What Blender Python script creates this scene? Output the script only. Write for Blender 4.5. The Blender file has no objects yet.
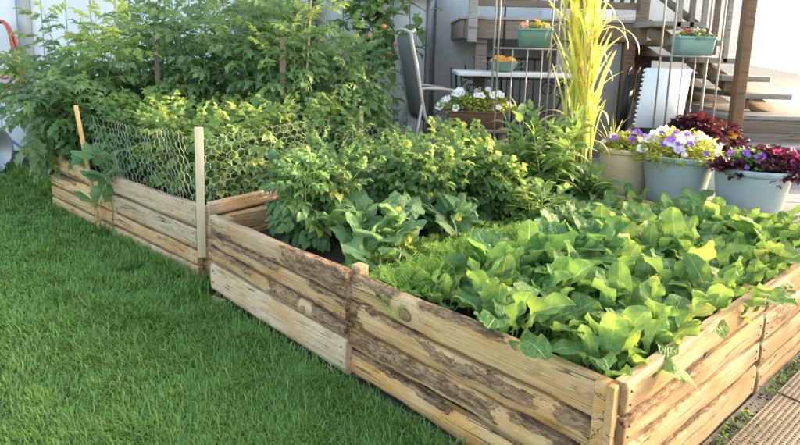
import bpy, bmesh, math, random
import numpy as np
from mathutils import Vector, Matrix, noise
R_ = math.radians
rng = np.random.default_rng(7); random.seed(7)
SC = bpy.context.scene
COL = SC.collection

# ------------------------------------------------------------------ camera
F_PX, Y0, YH, EYE, ROLL = 568.0, 145.0, 50.0, 1.5, R_(1.5)
pit = math.atan((Y0-YH)/F_PX); cp, sp = math.cos(pit), math.sin(pit); cr, sr = math.cos(ROLL), math.sin(ROLL)
cam_d = bpy.data.cameras.new('camera'); cam = bpy.data.objects.new('camera', cam_d); COL.objects.link(cam)
X0, U0, FW = Vector((1,0,0)), Vector((0,sp,cp)), Vector((0,cp,-sp))
rt = X0*cr+U0*sr; up = X0*-sr+U0*cr
cam.matrix_world = Matrix(((rt.x,up.x,-FW.x,0),(rt.y,up.y,-FW.y,0),(rt.z,up.z,-FW.z,EYE),(0,0,0,1)))
cam_d.sensor_width = 36; cam_d.lens = F_PX/800*36; cam_d.shift_y = -(222.5-Y0)/800
cam_d.clip_start = .05; cam_d.clip_end = 500
SC.camera = cam
# ------------------------------------------------------------------ light
SUN_AZ, SUN_EL = R_(70), R_(15)
w = bpy.data.worlds.new('World'); SC.world = w; w.use_nodes = True
nt = w.node_tree; bgn = nt.nodes['Background']; sky = nt.nodes.new('ShaderNodeTexSky')
sky.sky_type = 'NISHITA'; sky.sun_disc = False; sky.sun_elevation = SUN_EL; sky.sun_rotation = SUN_AZ
sky.air_density = 1.0; sky.dust_density = 3.6; sky.ozone_density = 0.2
nt.links.new(sky.outputs[0], bgn.inputs[0]); bgn.inputs[1].default_value = 0.15
sl = bpy.data.lights.new('sun', 'SUN'); sl.energy = 2.1; sl.angle = R_(0.6); sl.color = (1, .77, .50)
so = bpy.data.objects.new('sun', sl); COL.objects.link(so)
sd = Vector((math.sin(SUN_AZ)*math.cos(SUN_EL), math.cos(SUN_AZ)*math.cos(SUN_EL), math.sin(SUN_EL)))
so.rotation_euler = sd.to_track_quat('Z', 'Y').to_euler()
vs = SC.view_settings; vs.view_transform = 'Standard'; vs.look = 'None'; vs.gamma = 1; vs.exposure = 2.9
SC.render.engine = 'CYCLES'
SC.cycles.max_bounces = 8; SC.cycles.diffuse_bounces = 4; SC.cycles.transmission_bounces = 5

# ------------------------------------------------------------------ materials
def srgb(r,g,b):
    f = lambda c: (c/255/12.92 if c/255 <= .04045 else ((c/255+.055)/1.055)**2.4)
    return (f(r),f(g),f(b),1)
def newmat(name):
    m = bpy.data.materials.new(name); m.use_nodes = True
    return m, m.node_tree, m.node_tree.nodes['Principled BSDF']
def N(nt, t, **kw):
    n = nt.nodes.new(t)
    for k,v in kw.items():
        if k.startswith('i_'): n.inputs[k[2:].replace('_',' ')].default_value = v
        else: setattr(n,k,v)
    return n
def ramp(nt, fac, stops):
    r = N(nt,'ShaderNodeValToRGB'); e = r.color_ramp.elements
    while len(e) < len(stops): e.new(.5)
    for k,(p,c) in enumerate(stops): e[k].position = p; e[k].color = c if len(c)==4 else (*c,1)
    nt.links.new(fac, r.inputs[0]); return r.outputs[0]
def math_(nt, op, a, b=None, clamp=False):
    n = N(nt,'ShaderNodeMath',operation=op); n.use_clamp = clamp
    for k,v in enumerate((a,b)):
        if v is None: continue
        if isinstance(v,(int,float)): n.inputs[k].default_value = v
        else: nt.links.new(v,n.inputs[k])
    return n.outputs[0]
def mixc(nt, f, a, b, bt='MIX'):
    n = N(nt,'ShaderNodeMix',data_type='RGBA',blend_type=bt)
    for k,v in ((0,f),(6,a),(7,b)):
        if isinstance(v,(int,float)): n.inputs[k].default_value = v
        elif isinstance(v,tuple): n.inputs[k].default_value = v if len(v)==4 else (*v,1)
        else: nt.links.new(v,n.inputs[k])
    return n.outputs[2]
def coords(nt, scale=(1,1,1), jitter=True):
    tc = N(nt,'ShaderNodeTexCoord'); mp = N(nt,'ShaderNodeMapping'); mp.inputs['Scale'].default_value = scale
    nt.links.new(tc.outputs['Object'], mp.inputs['Vector'])
    if jitter:
        oi = N(nt,'ShaderNodeObjectInfo'); cb = N(nt,'ShaderNodeCombineXYZ')
        for k,f in enumerate((37,91,53)): nt.links.new(math_(nt,'MULTIPLY',oi.outputs['Random'],f), cb.inputs[k])
        ad = N(nt,'ShaderNodeVectorMath',operation='ADD'); nt.links.new(mp.outputs[0],ad.inputs[0]); nt.links.new(cb.outputs[0],ad.inputs[1])
        return ad.outputs[0]
    return mp.outputs[0]
def noise_t(nt, vec, scale, detail=4, rough=.6, dist=0):
    n = N(nt,'ShaderNodeTexNoise'); n.inputs['Scale'].default_value = scale; n.inputs['Detail'].default_value = detail
    n.inputs['Roughness'].default_value = rough; n.inputs['Distortion'].default_value = dist
    nt.links.new(vec,n.inputs['Vector']); return n.outputs['Fac']
def bump(nt, h, strength, dist, bsdf):
    b = N(nt,'ShaderNodeBump'); b.inputs['Strength'].default_value = strength; b.inputs['Distance'].default_value = dist
    nt.links.new(h,b.inputs['Height']); nt.links.new(b.outputs[0],bsdf.inputs['Normal'])
def attr(nt, name):
    a = N(nt,'ShaderNodeAttribute'); a.attribute_name = name; return a
MATS = {}
def plain(name, c1, c2=None, scale=8, rough=.6, bmp=.15, metal=0, stretch=(1,1,1), spots=0):
    if name in MATS: return MATS[name]
    m,nt,b = newmat(name); v = coords(nt,stretch)
    n1 = noise_t(nt,v,scale,5,.65)
    c2 = c2 or tuple(x*.7 for x in c1[:3])
    col = ramp(nt,n1,[(.3,c2),(.7,c1)])
    if spots:
        n2 = noise_t(nt,v,scale*.25,4,.7); col = mixc(nt, ramp(nt,n2,[(.52,(0,0,0)),(.7,(spots,)*3)]), col, (.07,.05,.03))
    nt.links.new(col,b.inputs['Base Color']); b.inputs['Roughness'].default_value = rough; b.inputs['Metallic'].default_value = metal
    if bmp: bump(nt,noise_t(nt,v,scale*4,4,.7),bmp,.01,b)
    MATS[name] = m; return m
def wood(name, light, dark, stain, barky=True, grey=0.0):
    m,nt,b = newmat(name); v = coords(nt,(.42,17,17))
    g1 = noise_t(nt,v,2.4,8,.68,1.2); g2 = noise_t(nt,coords(nt,(.5,40,40)),5,5,.7,.4)
    col = ramp(nt,g1,[(.28,dark),(.48,light),(.62,tuple(x*1.06 for x in light)),(.78,tuple((a+c)/2 for a,c in zip(light,dark)))])
    fine = ramp(nt,g2,[(.36,(.58,.5,.42)),(.58,(1,1,1))]); col = mixc(nt,.8,col,fine,'MULTIPLY')
    v2 = coords(nt,(2.2,4,4)); s1 = noise_t(nt,v2,1.6,4,.6,.4)
    col = mixc(nt,ramp(nt,s1,[(.46,(0,0,0)),(.66,(.85,)*3)]),col,stain)
    dk = noise_t(nt,coords(nt,(3,9,9)),3.0,5,.75); col = mixc(nt,ramp(nt,dk,[(.55,(0,0,0)),(.70,(.6,)*3)]),col,(.10,.062,.035))
    ck = noise_t(nt,coords(nt,(.30,13,13)),1.7,3,.5,.6); ckm = ramp(nt,ck,[(.488,(0,0,0)),(.497,(.9,)*3),(.503,(.9,)*3),(.512,(0,0,0))])
    ckm = mixc(nt,1.0,ckm,ramp(nt,noise_t(nt,coords(nt,(1.2,3,3)),2.5,2,.5),[(.5,(0,0,0)),(.56,(1,1,1))]),'MULTIPLY'); col = mixc(nt,ckm,col,(.05,.03,.017))
    oi = N(nt,'ShaderNodeObjectInfo'); vr = math_(nt,'ADD',math_(nt,'MULTIPLY',oi.outputs['Random'],.36),.82)
    hs = N(nt,'ShaderNodeHueSaturation'); nt.links.new(vr,hs.inputs['Value']); nt.links.new(col,hs.inputs['Color']); hs.inputs['Saturation'].default_value = 1-grey
    col = hs.outputs[0]
    h = math_(nt,'ADD',math_(nt,'MULTIPLY',g1,.6),math_(nt,'MULTIPLY',g2,.4))
    if barky:
        vb = coords(nt,(3.2,11,11)); bn = noise_t(nt,vb,3.0,9,.74,1.1)
        vo = N(nt,'ShaderNodeTexVoronoi',feature='DISTANCE_TO_EDGE'); vo.inputs['Scale'].default_value = 3.0; vo.inputs['Randomness'].default_value = 1.0
        wv = N(nt,'ShaderNodeVectorMath',operation='ADD'); nz_ = N(nt,'ShaderNodeTexNoise'); nz_.inputs['Scale'].default_value = 2.2; nz_.inputs['Detail'].default_value = 5; nt.links.new(vb,nz_.inputs['Vector'])
        nt.links.new(vb,wv.inputs[0]); nt.links.new(nz_.outputs['Color'],wv.inputs[1]); nt.links.new(wv.outputs[0],vo.inputs['Vector'])
        fl = noise_t(nt,coords(nt,(5,18,18)),3,6,.75,.8)
        bcol = ramp(nt,bn,[(.30,(.030,.015,.007)),(.42,(.12,.056,.022)),(.50,(.24,.125,.055)),(.58,(.40,.25,.135)),(.70,(.22,.10,.036))])
        bcol = mixc(nt,math_(nt,'MULTIPLY',ramp(nt,vo.outputs['Distance'],[(.0,(1,1,1)),(.05,(0,0,0))]),.55),bcol,(.04,.026,.018))
        bcol = mixc(nt,ramp(nt,fl,[(.53,(0,0,0)),(.60,(.85,)*3)]),bcol,(.46,.28,.12))
        a = attr(nt,'bark'); br = noise_t(nt,coords(nt,(5,12,12)),2.2,6,.75)
        bm_ = math_(nt,'ADD',a.outputs['Fac'],math_(nt,'MULTIPLY',math_(nt,'SUBTRACT',br,.5),1.5))
        mask = ramp(nt,bm_,[(.56,(0,0,0)),(.60,(1,1,1))])
        col = mixc(nt,mask,col,bcol)
        ka = attr(nt,'knot')   # 3 minus the distance in knot radii, 0 = none
        kd = math_(nt,'SUBTRACT',3.0,ka.outputs['Fac'])
        kr = ramp(nt,math_(nt,'DIVIDE',kd,3.0),[(0,(.25,.13,.06)),(.24,(.33,.19,.09)),(.30,(.10,.05,.025)),(.37,(.52,.33,.16)),(.62,(.56,.37,.185)),(.8,(.52,.335,.16))])
        ring = math_(nt,'SINE',math_(nt,'MULTIPLY',kd,16)); kr = mixc(nt,math_(nt,'MULTIPLY',math_(nt,'ADD',ring,1),.07),kr,(.30,.18,.09))
        km = ramp(nt,math_(nt,'DIVIDE',kd,3.0),[(.75,(1,1,1)),(.98,(0,0,0))])
        col = mixc(nt,km,col,kr)
        h = math_(nt,'ADD',h,math_(nt,'MULTIPLY',math_(nt,'MULTIPLY',mask,math_(nt,'ADD',bn,math_(nt,'MULTIPLY',vo.outputs['Distance'],.6))),2.2))
    nt.links.new(col,b.inputs['Base Color']); b.inputs['Roughness'].default_value = .78
    h = math_(nt,'SUBTRACT',h,ckm); bump(nt,h,.8,.009,b)
    MATS[name] = m; return m
def leafm(name, ca, cb, trans, tfac=.35, vein=None, rough=.45, spec=.35, old=None, oldf=.93):
    m,nt,b = newmat(name)
    t = attr(nt,'tint'); oi = N(nt,'ShaderNodeObjectInfo')
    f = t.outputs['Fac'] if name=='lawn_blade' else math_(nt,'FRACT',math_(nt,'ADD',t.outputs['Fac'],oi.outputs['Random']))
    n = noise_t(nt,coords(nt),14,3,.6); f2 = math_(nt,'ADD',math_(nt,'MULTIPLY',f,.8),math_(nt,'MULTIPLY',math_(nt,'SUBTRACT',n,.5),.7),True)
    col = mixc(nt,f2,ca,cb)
    if old: col = mixc(nt,ramp(nt,math_(nt,'ADD',f,math_(nt,'MULTIPLY',math_(nt,'SUBTRACT',n,.5),.10)),[(oldf,(0,0,0)),(min(.999,oldf+.05),(.9,)*3)]),col,old)
    hgt = None
    if vein:
        uv = N(nt,'ShaderNodeUVMap'); sx = N(nt,'ShaderNodeSeparateXYZ'); nt.links.new(uv.outputs[0],sx.inputs[0])
        au = math_(nt,'ABSOLUTE',sx.outputs[0])
        mid = ramp(nt,au,[(.02,(.75,)*3),(.08,(0,0,0))])
        sv = math_(nt,'SINE',math_(nt,'MULTIPLY',math_(nt,'SUBTRACT',math_(nt,'MULTIPLY',sx.outputs[1],7.5),math_(nt,'MULTIPLY',au,1.7)),6.283))
        side = ramp(nt,sv,[(.86,(0,0,0)),(1,(.16,)*3)])
        vm = mixc(nt,1.0,mid,side,'LIGHTEN')
        col = mixc(nt,vm,col,vein); hgt = vm
    geo = N(nt,'ShaderNodeNewGeometry'); col = mixc(nt,math_(nt,'MULTIPLY',geo.outputs['Backfacing'],.35),col,tuple(min(1,x*1.5+.03) for x in cb[:3]))
    nt.links.new(col,b.inputs['Base Color']); b.inputs['Roughness'].default_value = rough; b.inputs['Specular IOR Level'].default_value = spec
    if hgt is not None: bump(nt,math_(nt,'ADD',math_(nt,'MULTIPLY',hgt,.25),noise_t(nt,coords(nt,(1,1,1)),11,3,.55)),.55,.035,b)
    tr = N(nt,'ShaderNodeBsdfTranslucent'); nt.links.new(mixc(nt,.55,mixc(nt,1.0,col,(2.2,2.2,2.2),'MULTIPLY'),trans),tr.inputs[0])
    mx = N(nt,'ShaderNodeMixShader'); mx.inputs[0].default_value = tfac
    nt.links.new(b.outputs[0],mx.inputs[1]); nt.links.new(tr.outputs[0],mx.inputs[2])
    nt.links.new(mx.outputs[0],nt.nodes['Material Output'].inputs[0]); MATS[name] = m; return m

W_TAN = wood('slab_wood', (.55,.35,.165), (.35,.19,.075), (.45,.20,.045))
W_PALE = wood('pale_wood', (.61,.44,.27), (.43,.285,.155), (.48,.26,.09))
W_SUN = wood('sawn_wood', (.46,.315,.175), (.30,.19,.095), (.36,.185,.065))
W_BROWN = wood('brown_post', (.17,.10,.055), (.08,.05,.03), (.20,.10,.035), False)
W_ORANGE = wood('orange_wood', (.60,.395,.19), (.42,.235,.09), (.58,.27,.05))
W_DARK = wood('weathered_wood', (.20,.145,.095), (.10,.067,.042), (.16,.09,.04), False, .2)
W_GREY = wood('grey_wood', (.38,.345,.30), (.235,.21,.18), (.30,.24,.18), False, .35)
W_STAKE = wood('stake_wood', (.58,.42,.23), (.42,.28,.13), (.50,.31,.12), False)
W_STEP = wood('step_wood', (.27,.24,.205), (.155,.135,.115), (.20,.155,.115), False, .3)
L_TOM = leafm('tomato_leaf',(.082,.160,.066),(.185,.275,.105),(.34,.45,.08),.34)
L_TOMY = leafm('tomato_young_sunlit_leaf',(.20,.30,.06),(.36,.41,.10),(.66,.63,.10),.42)  # young-leaf yellow, with the glow of sun on the tips put into the colour
L_POT = leafm('potato_leaf',(.075,.155,.058),(.16,.255,.085),(.30,.42,.06),.36,None,.5,.3,(.36,.36,.09))
L_BEAN = leafm('bean_leaf',(.10,.185,.055),(.27,.345,.085),(.55,.58,.09),.42)
L_CUC = leafm('cucumber_leaf',(.085,.185,.075),(.165,.285,.11),(.32,.46,.09),.34,(.22,.33,.13),.55,.35,(.45,.40,.14))
L_RAD = leafm('radish_leaf',(.055,.150,.036),(.175,.285,.064),(.38,.50,.06),.34,(.34,.47,.17),.5,.35,(.42,.40,.08))
L_CHARD = leafm('chard_leaf',(.05,.145,.04),(.125,.255,.058),(.34,.50,.06),.34,(.40,.52,.22),.45,.4)
L_CAR = leafm('carrot_leaf',(.125,.24,.052),(.25,.365,.075),(.38,.50,.07),.40)
L_ZIN = leafm('broad_leaf',(.065,.145,.045),(.15,.25,.06),(.36,.48,.08),.38,(.20,.31,.10))
L_CORN = leafm('corn_leaf',(.32,.38,.075),(.54,.51,.12),(.86,.80,.16),.52,None,.5)
L_CORND = leafm('dry_corn_leaf',(.50,.36,.13),(.62,.46,.20),(.70,.50,.20),.4)
L_FLOWER = leafm('bedding_leaf',(.17,.24,.04),(.38,.40,.07),(.60,.58,.08),.42)
L_RED = leafm('burgundy_leaf',(.030,.008,.014),(.078,.017,.026),(.18,.02,.035),.22,None,.4)
L_VINE = leafm('vine_leaf',(.05,.12,.03),(.15,.25,.05),(.32,.42,.07),.32,(.18,.26,.08),.35,.5)
L_GRASS = leafm('grass_blade',(.045,.115,.030),(.105,.21,.045),(.20,.34,.04),.30,None,.5)
P_WHITE = leafm('white_petal',(.80,.80,.80),(.86,.84,.82),(.8,.78,.75),.3)
P_PURP = leafm('purple_petal',(.20,.05,.42),(.34,.12,.55),(.45,.15,.6),.3)
P_LILAC = leafm('lilac_petal',(.55,.42,.72),(.68,.56,.80),(.65,.5,.75),.3)
P_RED = leafm('red_petal',(.45,.02,.06),(.62,.03,.10),(.7,.05,.1),.3)
P_PINK = leafm('pink_petal',(.80,.30,.36),(.80,.62,.60),(.8,.4,.4),.3)
P_ORA = leafm('orange_petal',(.70,.25,.02),(.75,.38,.05),(.8,.4,.05),.3)
STEM = plain('stem_green',(.17,.25,.06),(.10,.17,.04),20,.6)
STEM_P = plain('stem_pale',(.42,.50,.22),(.28,.38,.12),20,.6)
STEM_R = plain('stem_red',(.20,.04,.05),(.12,.03,.04),20,.6)
BARK = plain('dark_bark',(.09,.065,.045),(.04,.03,.02),18,.9,.5,stretch=(1,1,.3))
SOIL = plain('soil',(.055,.038,.026),(.022,.015,.010),22,.95,.9)
WIRE = plain('galvanised_wire',(.66,.65,.62),(.36,.33,.29),9,.5,0,0)
IRON = plain('dark_iron',(.035,.035,.037),(.02,.02,.02),20,.5,.1,.5)
RACK = plain('rack_metal',(.34,.30,.26),(.22,.19,.17),20,.5,.1,.3)

# ------------------------------------------------------------------ mesh helpers
class MB:
    def __init__(s): s.V=[]; s.F=[]; s.n=0; s.A={}; s.UV=[]; s.hasuv=False
    def add(s, v, f, uv=None, **at):
        v = np.asarray(v,dtype=np.float64).reshape(-1,3); s.V.append(v)
        for q in f: s.F.append([i+s.n for i in q])
        s.UV.append(np.zeros((len(v),2)) if uv is None else uv); s.hasuv |= uv is not None
        for k in set(list(s.A)+list(at)):
            lst = s.A.setdefault(k,[np.zeros(s.n)] if s.n else [])
            x = at.get(k,0.0); lst.append(np.full(len(v),x,dtype=float) if np.isscalar(x) else np.asarray(x,float))
        s.n += len(v); return s
    def box(s, lo, hi, M=None):
        x0,y0,z0 = lo; x1,y1,z1 = hi
        v = np.array([(x0,y0,z0),(x1,y0,z0),(x1,y1,z0),(x0,y1,z0),(x0,y0,z1),(x1,y0,z1),(x1,y1,z1),(x0,y1,z1)],float)
        if M is not None: v = np.array([tuple(M@Vector(p)) for p in v])
        return s.add(v,[(0,3,2,1),(4,5,6,7),(0,1,5,4),(1,2,6,5),(2,3,7,6),(3,0,4,7)])
    def tube(s, pts, r, n=6, cap=True):
        pts = [Vector(p) for p in pts]; m = len(pts)
        rs = [r]*m if np.isscalar(r) else list(r)
        v=[]; prev=None
        for i,p in enumerate(pts):
            t = (pts[min(i+1,m-1)]-pts[max(i-1,0)]).normalized()
            if prev is None: u = t.orthogonal().normalized()
            else:
                u = prev-t*prev.dot(t); u = u.normalized() if u.length>1e-6 else t.orthogonal().normalized()
            prev=u; b=t.cross(u)
            for k in range(n):
                a=2*math.pi*k/n; v.append(p+(u*math.cos(a)+b*math.sin(a))*rs[i])
        f=[(i*n+k,i*n+(k+1)%n,(i+1)*n+(k+1)%n,(i+1)*n+k) for i in range(m-1) for k in range(n)]
        if cap and n>=3: f += [tuple(range(n-1,-1,-1)),tuple((m-1)*n+k for k in range(n))]
        return s.add([tuple(p) for p in v],f)
    def lathe(s, prof, n=32, sy=1.0, c=(0,0,0), wob=0):
        v=[]; m=len(prof)
        for (r,z) in prof:
            for k in range(n):
                a=2*math.pi*k/n; v.append((c[0]+r*math.cos(a),c[1]+r*math.sin(a)*sy,c[2]+z))
        f=[(i*n+k,i*n+(k+1)%n,(i+1)*n+(k+1)%n,(i+1)*n+k) for i in range(m-1) for k in range(n)]
        return s.add(v,f)
    def inst(s, T, loc, d, upv, sc, tint=None):
        """many copies of a triangulated leaf template (verts, tris, uv)"""
        tv,tf,tuv = T; K=len(loc); nv=len(tv)
        d = d/np.linalg.norm(d,axis=1,keepdims=True); sd_ = np.cross(d,upv); sd_/=np.linalg.norm(sd_,axis=1,keepdims=True)+1e-9
        nn = np.cross(sd_,d)
        P = loc[:,None,:]+sc[:,None,None]*(tv[None,:,0:1]*sd_[:,None,:]+tv[None,:,1:2]*d[:,None,:]+tv[None,:,2:3]*nn[:,None,:])
        Fx = (tf[None]+np.arange(K)[:,None,None]*nv).reshape(-1,3)
        ti = np.repeat(tint if tint is not None else rng.random(K),nv)
        s.add(P.reshape(-1,3),Fx.tolist(),np.tile(tuv,(K,1)),tint=ti); return s
    def mesh(s, name, smooth=False):
        V = np.concatenate(s.V) if s.V else np.zeros((0,3)); me = bpy.data.meshes.new(name)
        lens = np.array([len(f) for f in s.F],dtype=np.int32); idx = np.fromiter((i for f in s.F for i in f),dtype=np.int32)
        me.vertices.add(len(V)); me.vertices.foreach_set('co',V.astype(np.float32).ravel())
        me.loops.add(len(idx)); me.loops.foreach_set('vertex_index',idx)
        me.polygons.add(len(lens)); st = np.zeros(len(lens),dtype=np.int32); st[1:]=np.cumsum(lens)[:-1]
        me.polygons.foreach_set('loop_start',st); me.polygons.foreach_set('loop_total',lens)
        if smooth: me.polygons.foreach_set('use_smooth',np.ones(len(lens),dtype=bool))
        for k,l in s.A.items():
            a = me.attributes.new(k,'FLOAT','POINT'); a.data.foreach_set('value',np.concatenate(l).astype(np.float32))
        if s.hasuv:
            uvl = me.uv_layers.new(name='UVMap'); U=np.concatenate(s.UV)[idx]; uvl.data.foreach_set('uv',U.astype(np.float32).ravel())
        me.update(calc_edges=True); me.validate(); return me
    def build(s, name, mat, parent=None, smooth=False, loc=None, bevel=0):
        o = bpy.data.objects.new(name, s.mesh(name,smooth)); COL.objects.link(o); o.data.materials.append(mat)
        if parent is not None: o.parent = parent
        if loc is not None: o.location = loc
        if bevel:
            b=o.modifiers.new('bevel','BEVEL'); b.width=bevel; b.segments=2; b.limit_method='ANGLE'
        return o
def tag(o, label=None, cat=None, group=None, kind=None):
    for k,v in (('label',label),('category',cat),('group',group),('kind',kind)):
        if v: o[k]=v
    return o
def thing(name, label, cat, loc=(0,0,0), rz=0, group=None):
    o = bpy.data.objects.new(name,None); COL.objects.link(o); o.location=loc; o.rotation_euler=(0,0,rz)
    o.empty_display_size=.1; return tag(o,label,cat,group)
def put(name, me, parent, mat=None):
    o = bpy.data.objects.new(name,me); COL.objects.link(o); o.parent=parent; return o
def frame(loc, d, upv, sc):
    d=Vector(d).normalized(); s_=d.cross(Vector(upv)); s_= s_.normalized() if s_.length>1e-5 else d.orthogonal().normalized(); n=s_.cross(d)
    M=Matrix(((s_.x,d.x,n.x,0),(s_.y,d.y,n.y,0),(s_.z,d.z,n.z,0),(0,0,0,1)))
    return Matrix.Translation(loc)@M@Matrix.Scale(sc,4)

# ------------------------------------------------------------------ leaf templates: base at origin, length +Y, upper side +Z
def blade(outline, nl=8, nw=2, fold=.25, bend=.7, wave=0., wf=3, pet=0., petr=.012, twist=0., crink=0., seed=0, edgew=.05):
    r = np.random.default_rng(seed); t=(1-np.cos(np.pi*np.linspace(0,1,nl+1)))/2*.55+np.linspace(0,1,nl+1)*.45; th=-bend*t+.12; dt=np.diff(t)
    yy=np.concatenate([[0],np.cumsum(np.cos(th[:-1])*dt)]); zz=np.concatenate([[0],np.cumsum(np.sin(th[:-1])*dt)])
    V=[];UV=[]; ph=r.random(2)*6.28
    for i,ti in enumerate(t):
        wd=outline(ti)
        for j in range(-nw,nw+1):
            u=j/nw; au=abs(u); ww = wd*(1+ (edgew*math.sin(ti*29+ph[0]) if j in(-nw,nw) else 0))
            z=au*wd*fold+wave*math.sin(wf*6.283*ti+ph[0 if u<0 else 1])*au**1.4*(.4+.6*math.sin(math.pi*min(1,ti+.1)))
            z+=crink*(r.random()-.5)
            tw=twist*ti; x=u*ww*math.cos(fold*.5)
            V.append((x*math.cos(tw)-z*math.sin(tw)*.0, pet+yy[i], zz[i]+z+x*math.sin(tw))); UV.append((u,ti))
    n=2*nw+1; T=[]
    for i in range(nl):
        for j in range(n-1):
            a=i*n+j; T+= [(a,a+1,a+n+1),(a,a+n+1,a+n)]
    if pet:
        b=len(V)
        for k,(y,rr,zo) in enumerate(((0,petr*1.5,-.30*pet*.55),(pet*.5,petr,-.10*pet*.55),(pet+.08,petr*.7,-.004))):
            for q in range(3):
                a=q*2.094; V.append((rr*math.cos(a),y,zo+rr*math.sin(a))); UV.append((0,0))
        for k in range(2):
            for q in range(3):
                a=b+k*3+q; c=b+k*3+(q+1)%3; T+=[(a,c,c+3),(a,c+3,a+3)]
    return np.array(V),np.array(T),np.array(UV)
def merge(parts):
    V=[];T=[];U=[];n=0
    for v,t,u in parts: V.append(v);T.append(t+n);U.append(u);n+=len(v)
    return np.concatenate(V),np.concatenate(T),np.concatenate(U)
def xf(t, loc, d, upv, sc):
    M=frame(loc,d,upv,sc); v=np.array([tuple(M@Vector(p)) for p in t[0]]); return v,t[1],t[2]
def palmate(lobes=5, depth=.22, rings=3, seed=0, pet=.7, cup=.12, petr=.02, teeth=.05):
    r=np.random.default_rng(seed); n=26; V=[(0,0,0)];UV=[(0,.5)]; ph=r.random()*6
    for k in range(1,rings+1):
        f=k/rings
        for q in range(n):
            a=-math.pi*.90+ (math.pi*1.80)*q/(n-1)     # gap at the heart base
            rad=.56*(1-depth+depth*math.cos(a*lobes*.5*1.0)**2*1.5)*(1+.10*math.cos(a))
            if k==rings: rad*=1+teeth*(1 if q%2 else -1)
            x=rad*f*math.sin(a); y=rad*f*math.cos(a)
            z=cup*f*f*math.cos(3*a+ph)*.5 - .16*f*f + .05*math.sin(5*a+ph)*f + .03*(r.random()-.5)*f
            V.append((x,y,z)); UV.append((math.sin(a*lobes*.5),f*.9))
    T=[(0,1+q+1,1+q) for q in range(n-1)]
    for k in range(rings-1):
        for q in range(n-1):
            a=1+k*n+q; T+=[(a,a+1,a+n+1),(a,a+n+1,a+n)]
    V=np.array(V,float); V[:,1]+=pet; V[:,2]+=0
    V=list(map(tuple,V)); b=len(V)
    for (y,z,rr) in ((0,-.42*pet,petr*1.4),(pet*.5,-.16*pet,petr),(pet+.02,-.01,petr*.8)):
        for q in range(3):
            a=q*2.094; V.append((rr*math.cos(a),y,z+rr*math.sin(a))); UV.append((0,0))
    for k in range(2):
        for q in range(3):
            a=b+k*3+q; c=b+k*3+(q+1)%3; T+=[(a,c,c+3),(a,c+3,a+3)]
    return np.array(V),np.array(T),np.array(UV)
def compound(pairs=3, leaflet=.36, wide=.30, lobed=.25, seed=0, droop=.9, nl=6, small=True):
    r=np.random.default_rng(seed); P=[]
    ol=lambda t: wide*math.sin(math.pi*min(1,t**.72))*(1+lobed*math.sin(6.283*3.2*t)) if 0<t<1 else .004
    th=lambda t:-droop*t+.35
    pos=lambda t:(0, t*math.cos(droop*.3*t), .35*t-droop*.5*t*t)
    def lf(t,ang,L):
        p=pos(t); d=Vector((math.sin(ang),math.cos(ang),th(t)*.7-.25*abs(math.sin(ang))+r.normal()*.12))
        T=blade(ol,nl,1,.3+r.random()*.3,.6+.8*r.random(),.05,2,0,seed=int(r.integers(9999)))
        P.append(xf(T,p,d,(r.normal()*.25,r.normal()*.2-.2,1),L))
    for k in range(pairs):
        t=.34+.5*k/max(1,pairs-1); L=leaflet*(.8+.35*math.sin(math.pi*(k+.7)/pairs))*(.85+.3*r.random())
        for sgn in(-1,1): lf(t+.04*r.random(),sgn*(1.15-.25*k/pairs+.2*r.normal()),L)
        if small and k<pairs-1:
            for sgn in(-1,1): lf(t+.12,sgn*1.3,L*.38)
    lf(.93,.1*r.normal(),leaflet*1.2)
    V=[];T=[];n=5
    for i in range(n):
        t=i/(n-1)*.95; p=pos(t); rr=.016*(1-.6*t)
        for q in range(3): a=q*2.094; V.append((rr*math.cos(a),p[1],p[2]+rr*math.sin(a)))
    for i in range(n-1):
        for q in range(3): a=i*3+q;c=i*3+(q+1)%3; T+=[(a,c,c+3),(a,c+3,a+3)]
    P.append((np.array(V),np.array(T),np.zeros((len(V),2))))
    return merge(P)
def frond(seed=0):
    r=np.random.default_rng(seed); V=[];T=[]; 
    def tri(p,q,wd):
        p=np.array(p);q=np.array(q); d=q-p; s_=np.cross(d,(r.normal()*.4,r.normal()*.4,1)); s_=s_/(np.linalg.norm(s_)+1e-9)*wd; n=len(V)
        m=(p+q)/2; V.extend([p,m+s_,q,m-s_]); T.extend([(n,n+1,n+2),(n,n+2,n+3)])
    B=.5+.6*r.random()
    pos=lambda t: np.array((.06*math.sin(3*t),t*math.cos(B*t*.6),.35*t*(1-t)*1.2-B*.32*t*t))
    for i in range(5): tri(pos(i/5),pos((i+1.15)/5),.009)
    for k in range(9):
        t=.35+.62*k/8; L=.30*(1-.75*(k/8))+.06
        for sg in(-1,1):
            b=pos(t); e=b+np.array((sg*L*.85,L*.55,.10*r.normal()*L+.05)); tri(b,e,.006)
            for j in range(5):
                c=b+(e-b)*(.3+.7*j/4); 
                for s2 in(-1,1): tri(c,c+np.array((sg*.05+s2*.035*r.random(),.055+.03*r.random(),.045*r.normal())),.013)
    V=np.array(V); return V,np.array(T),np.zeros((len(V),2))
ovate=lambda wd,pw=.75: (lambda t: wd*math.sin(math.pi*min(1,t**pw)) if 0<t<1 else .006)
def radish_ol(t):
    e=max(0,1-((t-.55)/.455)**2)**.42*.25
    return max(.02,e*(1+.025*math.sin(t*17)))
def chard_ol(t):
    e=max(0,1-((t-.55)/.452)**2)**.5*.30
    return max(.03,e)
T_TOM=[compound(3,.36,.205,.46,k,.95,9) for k in range(6)]
T_POT=[compound(3,.34,.34,.08,20+k,.7,5) for k in range(5)]
T_BEAN=[compound(2,.42,.25,.25,40+k,.8,5,False) for k in range(5)]
T_FROND=[frond(60+k) for k in range(4)]
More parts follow.
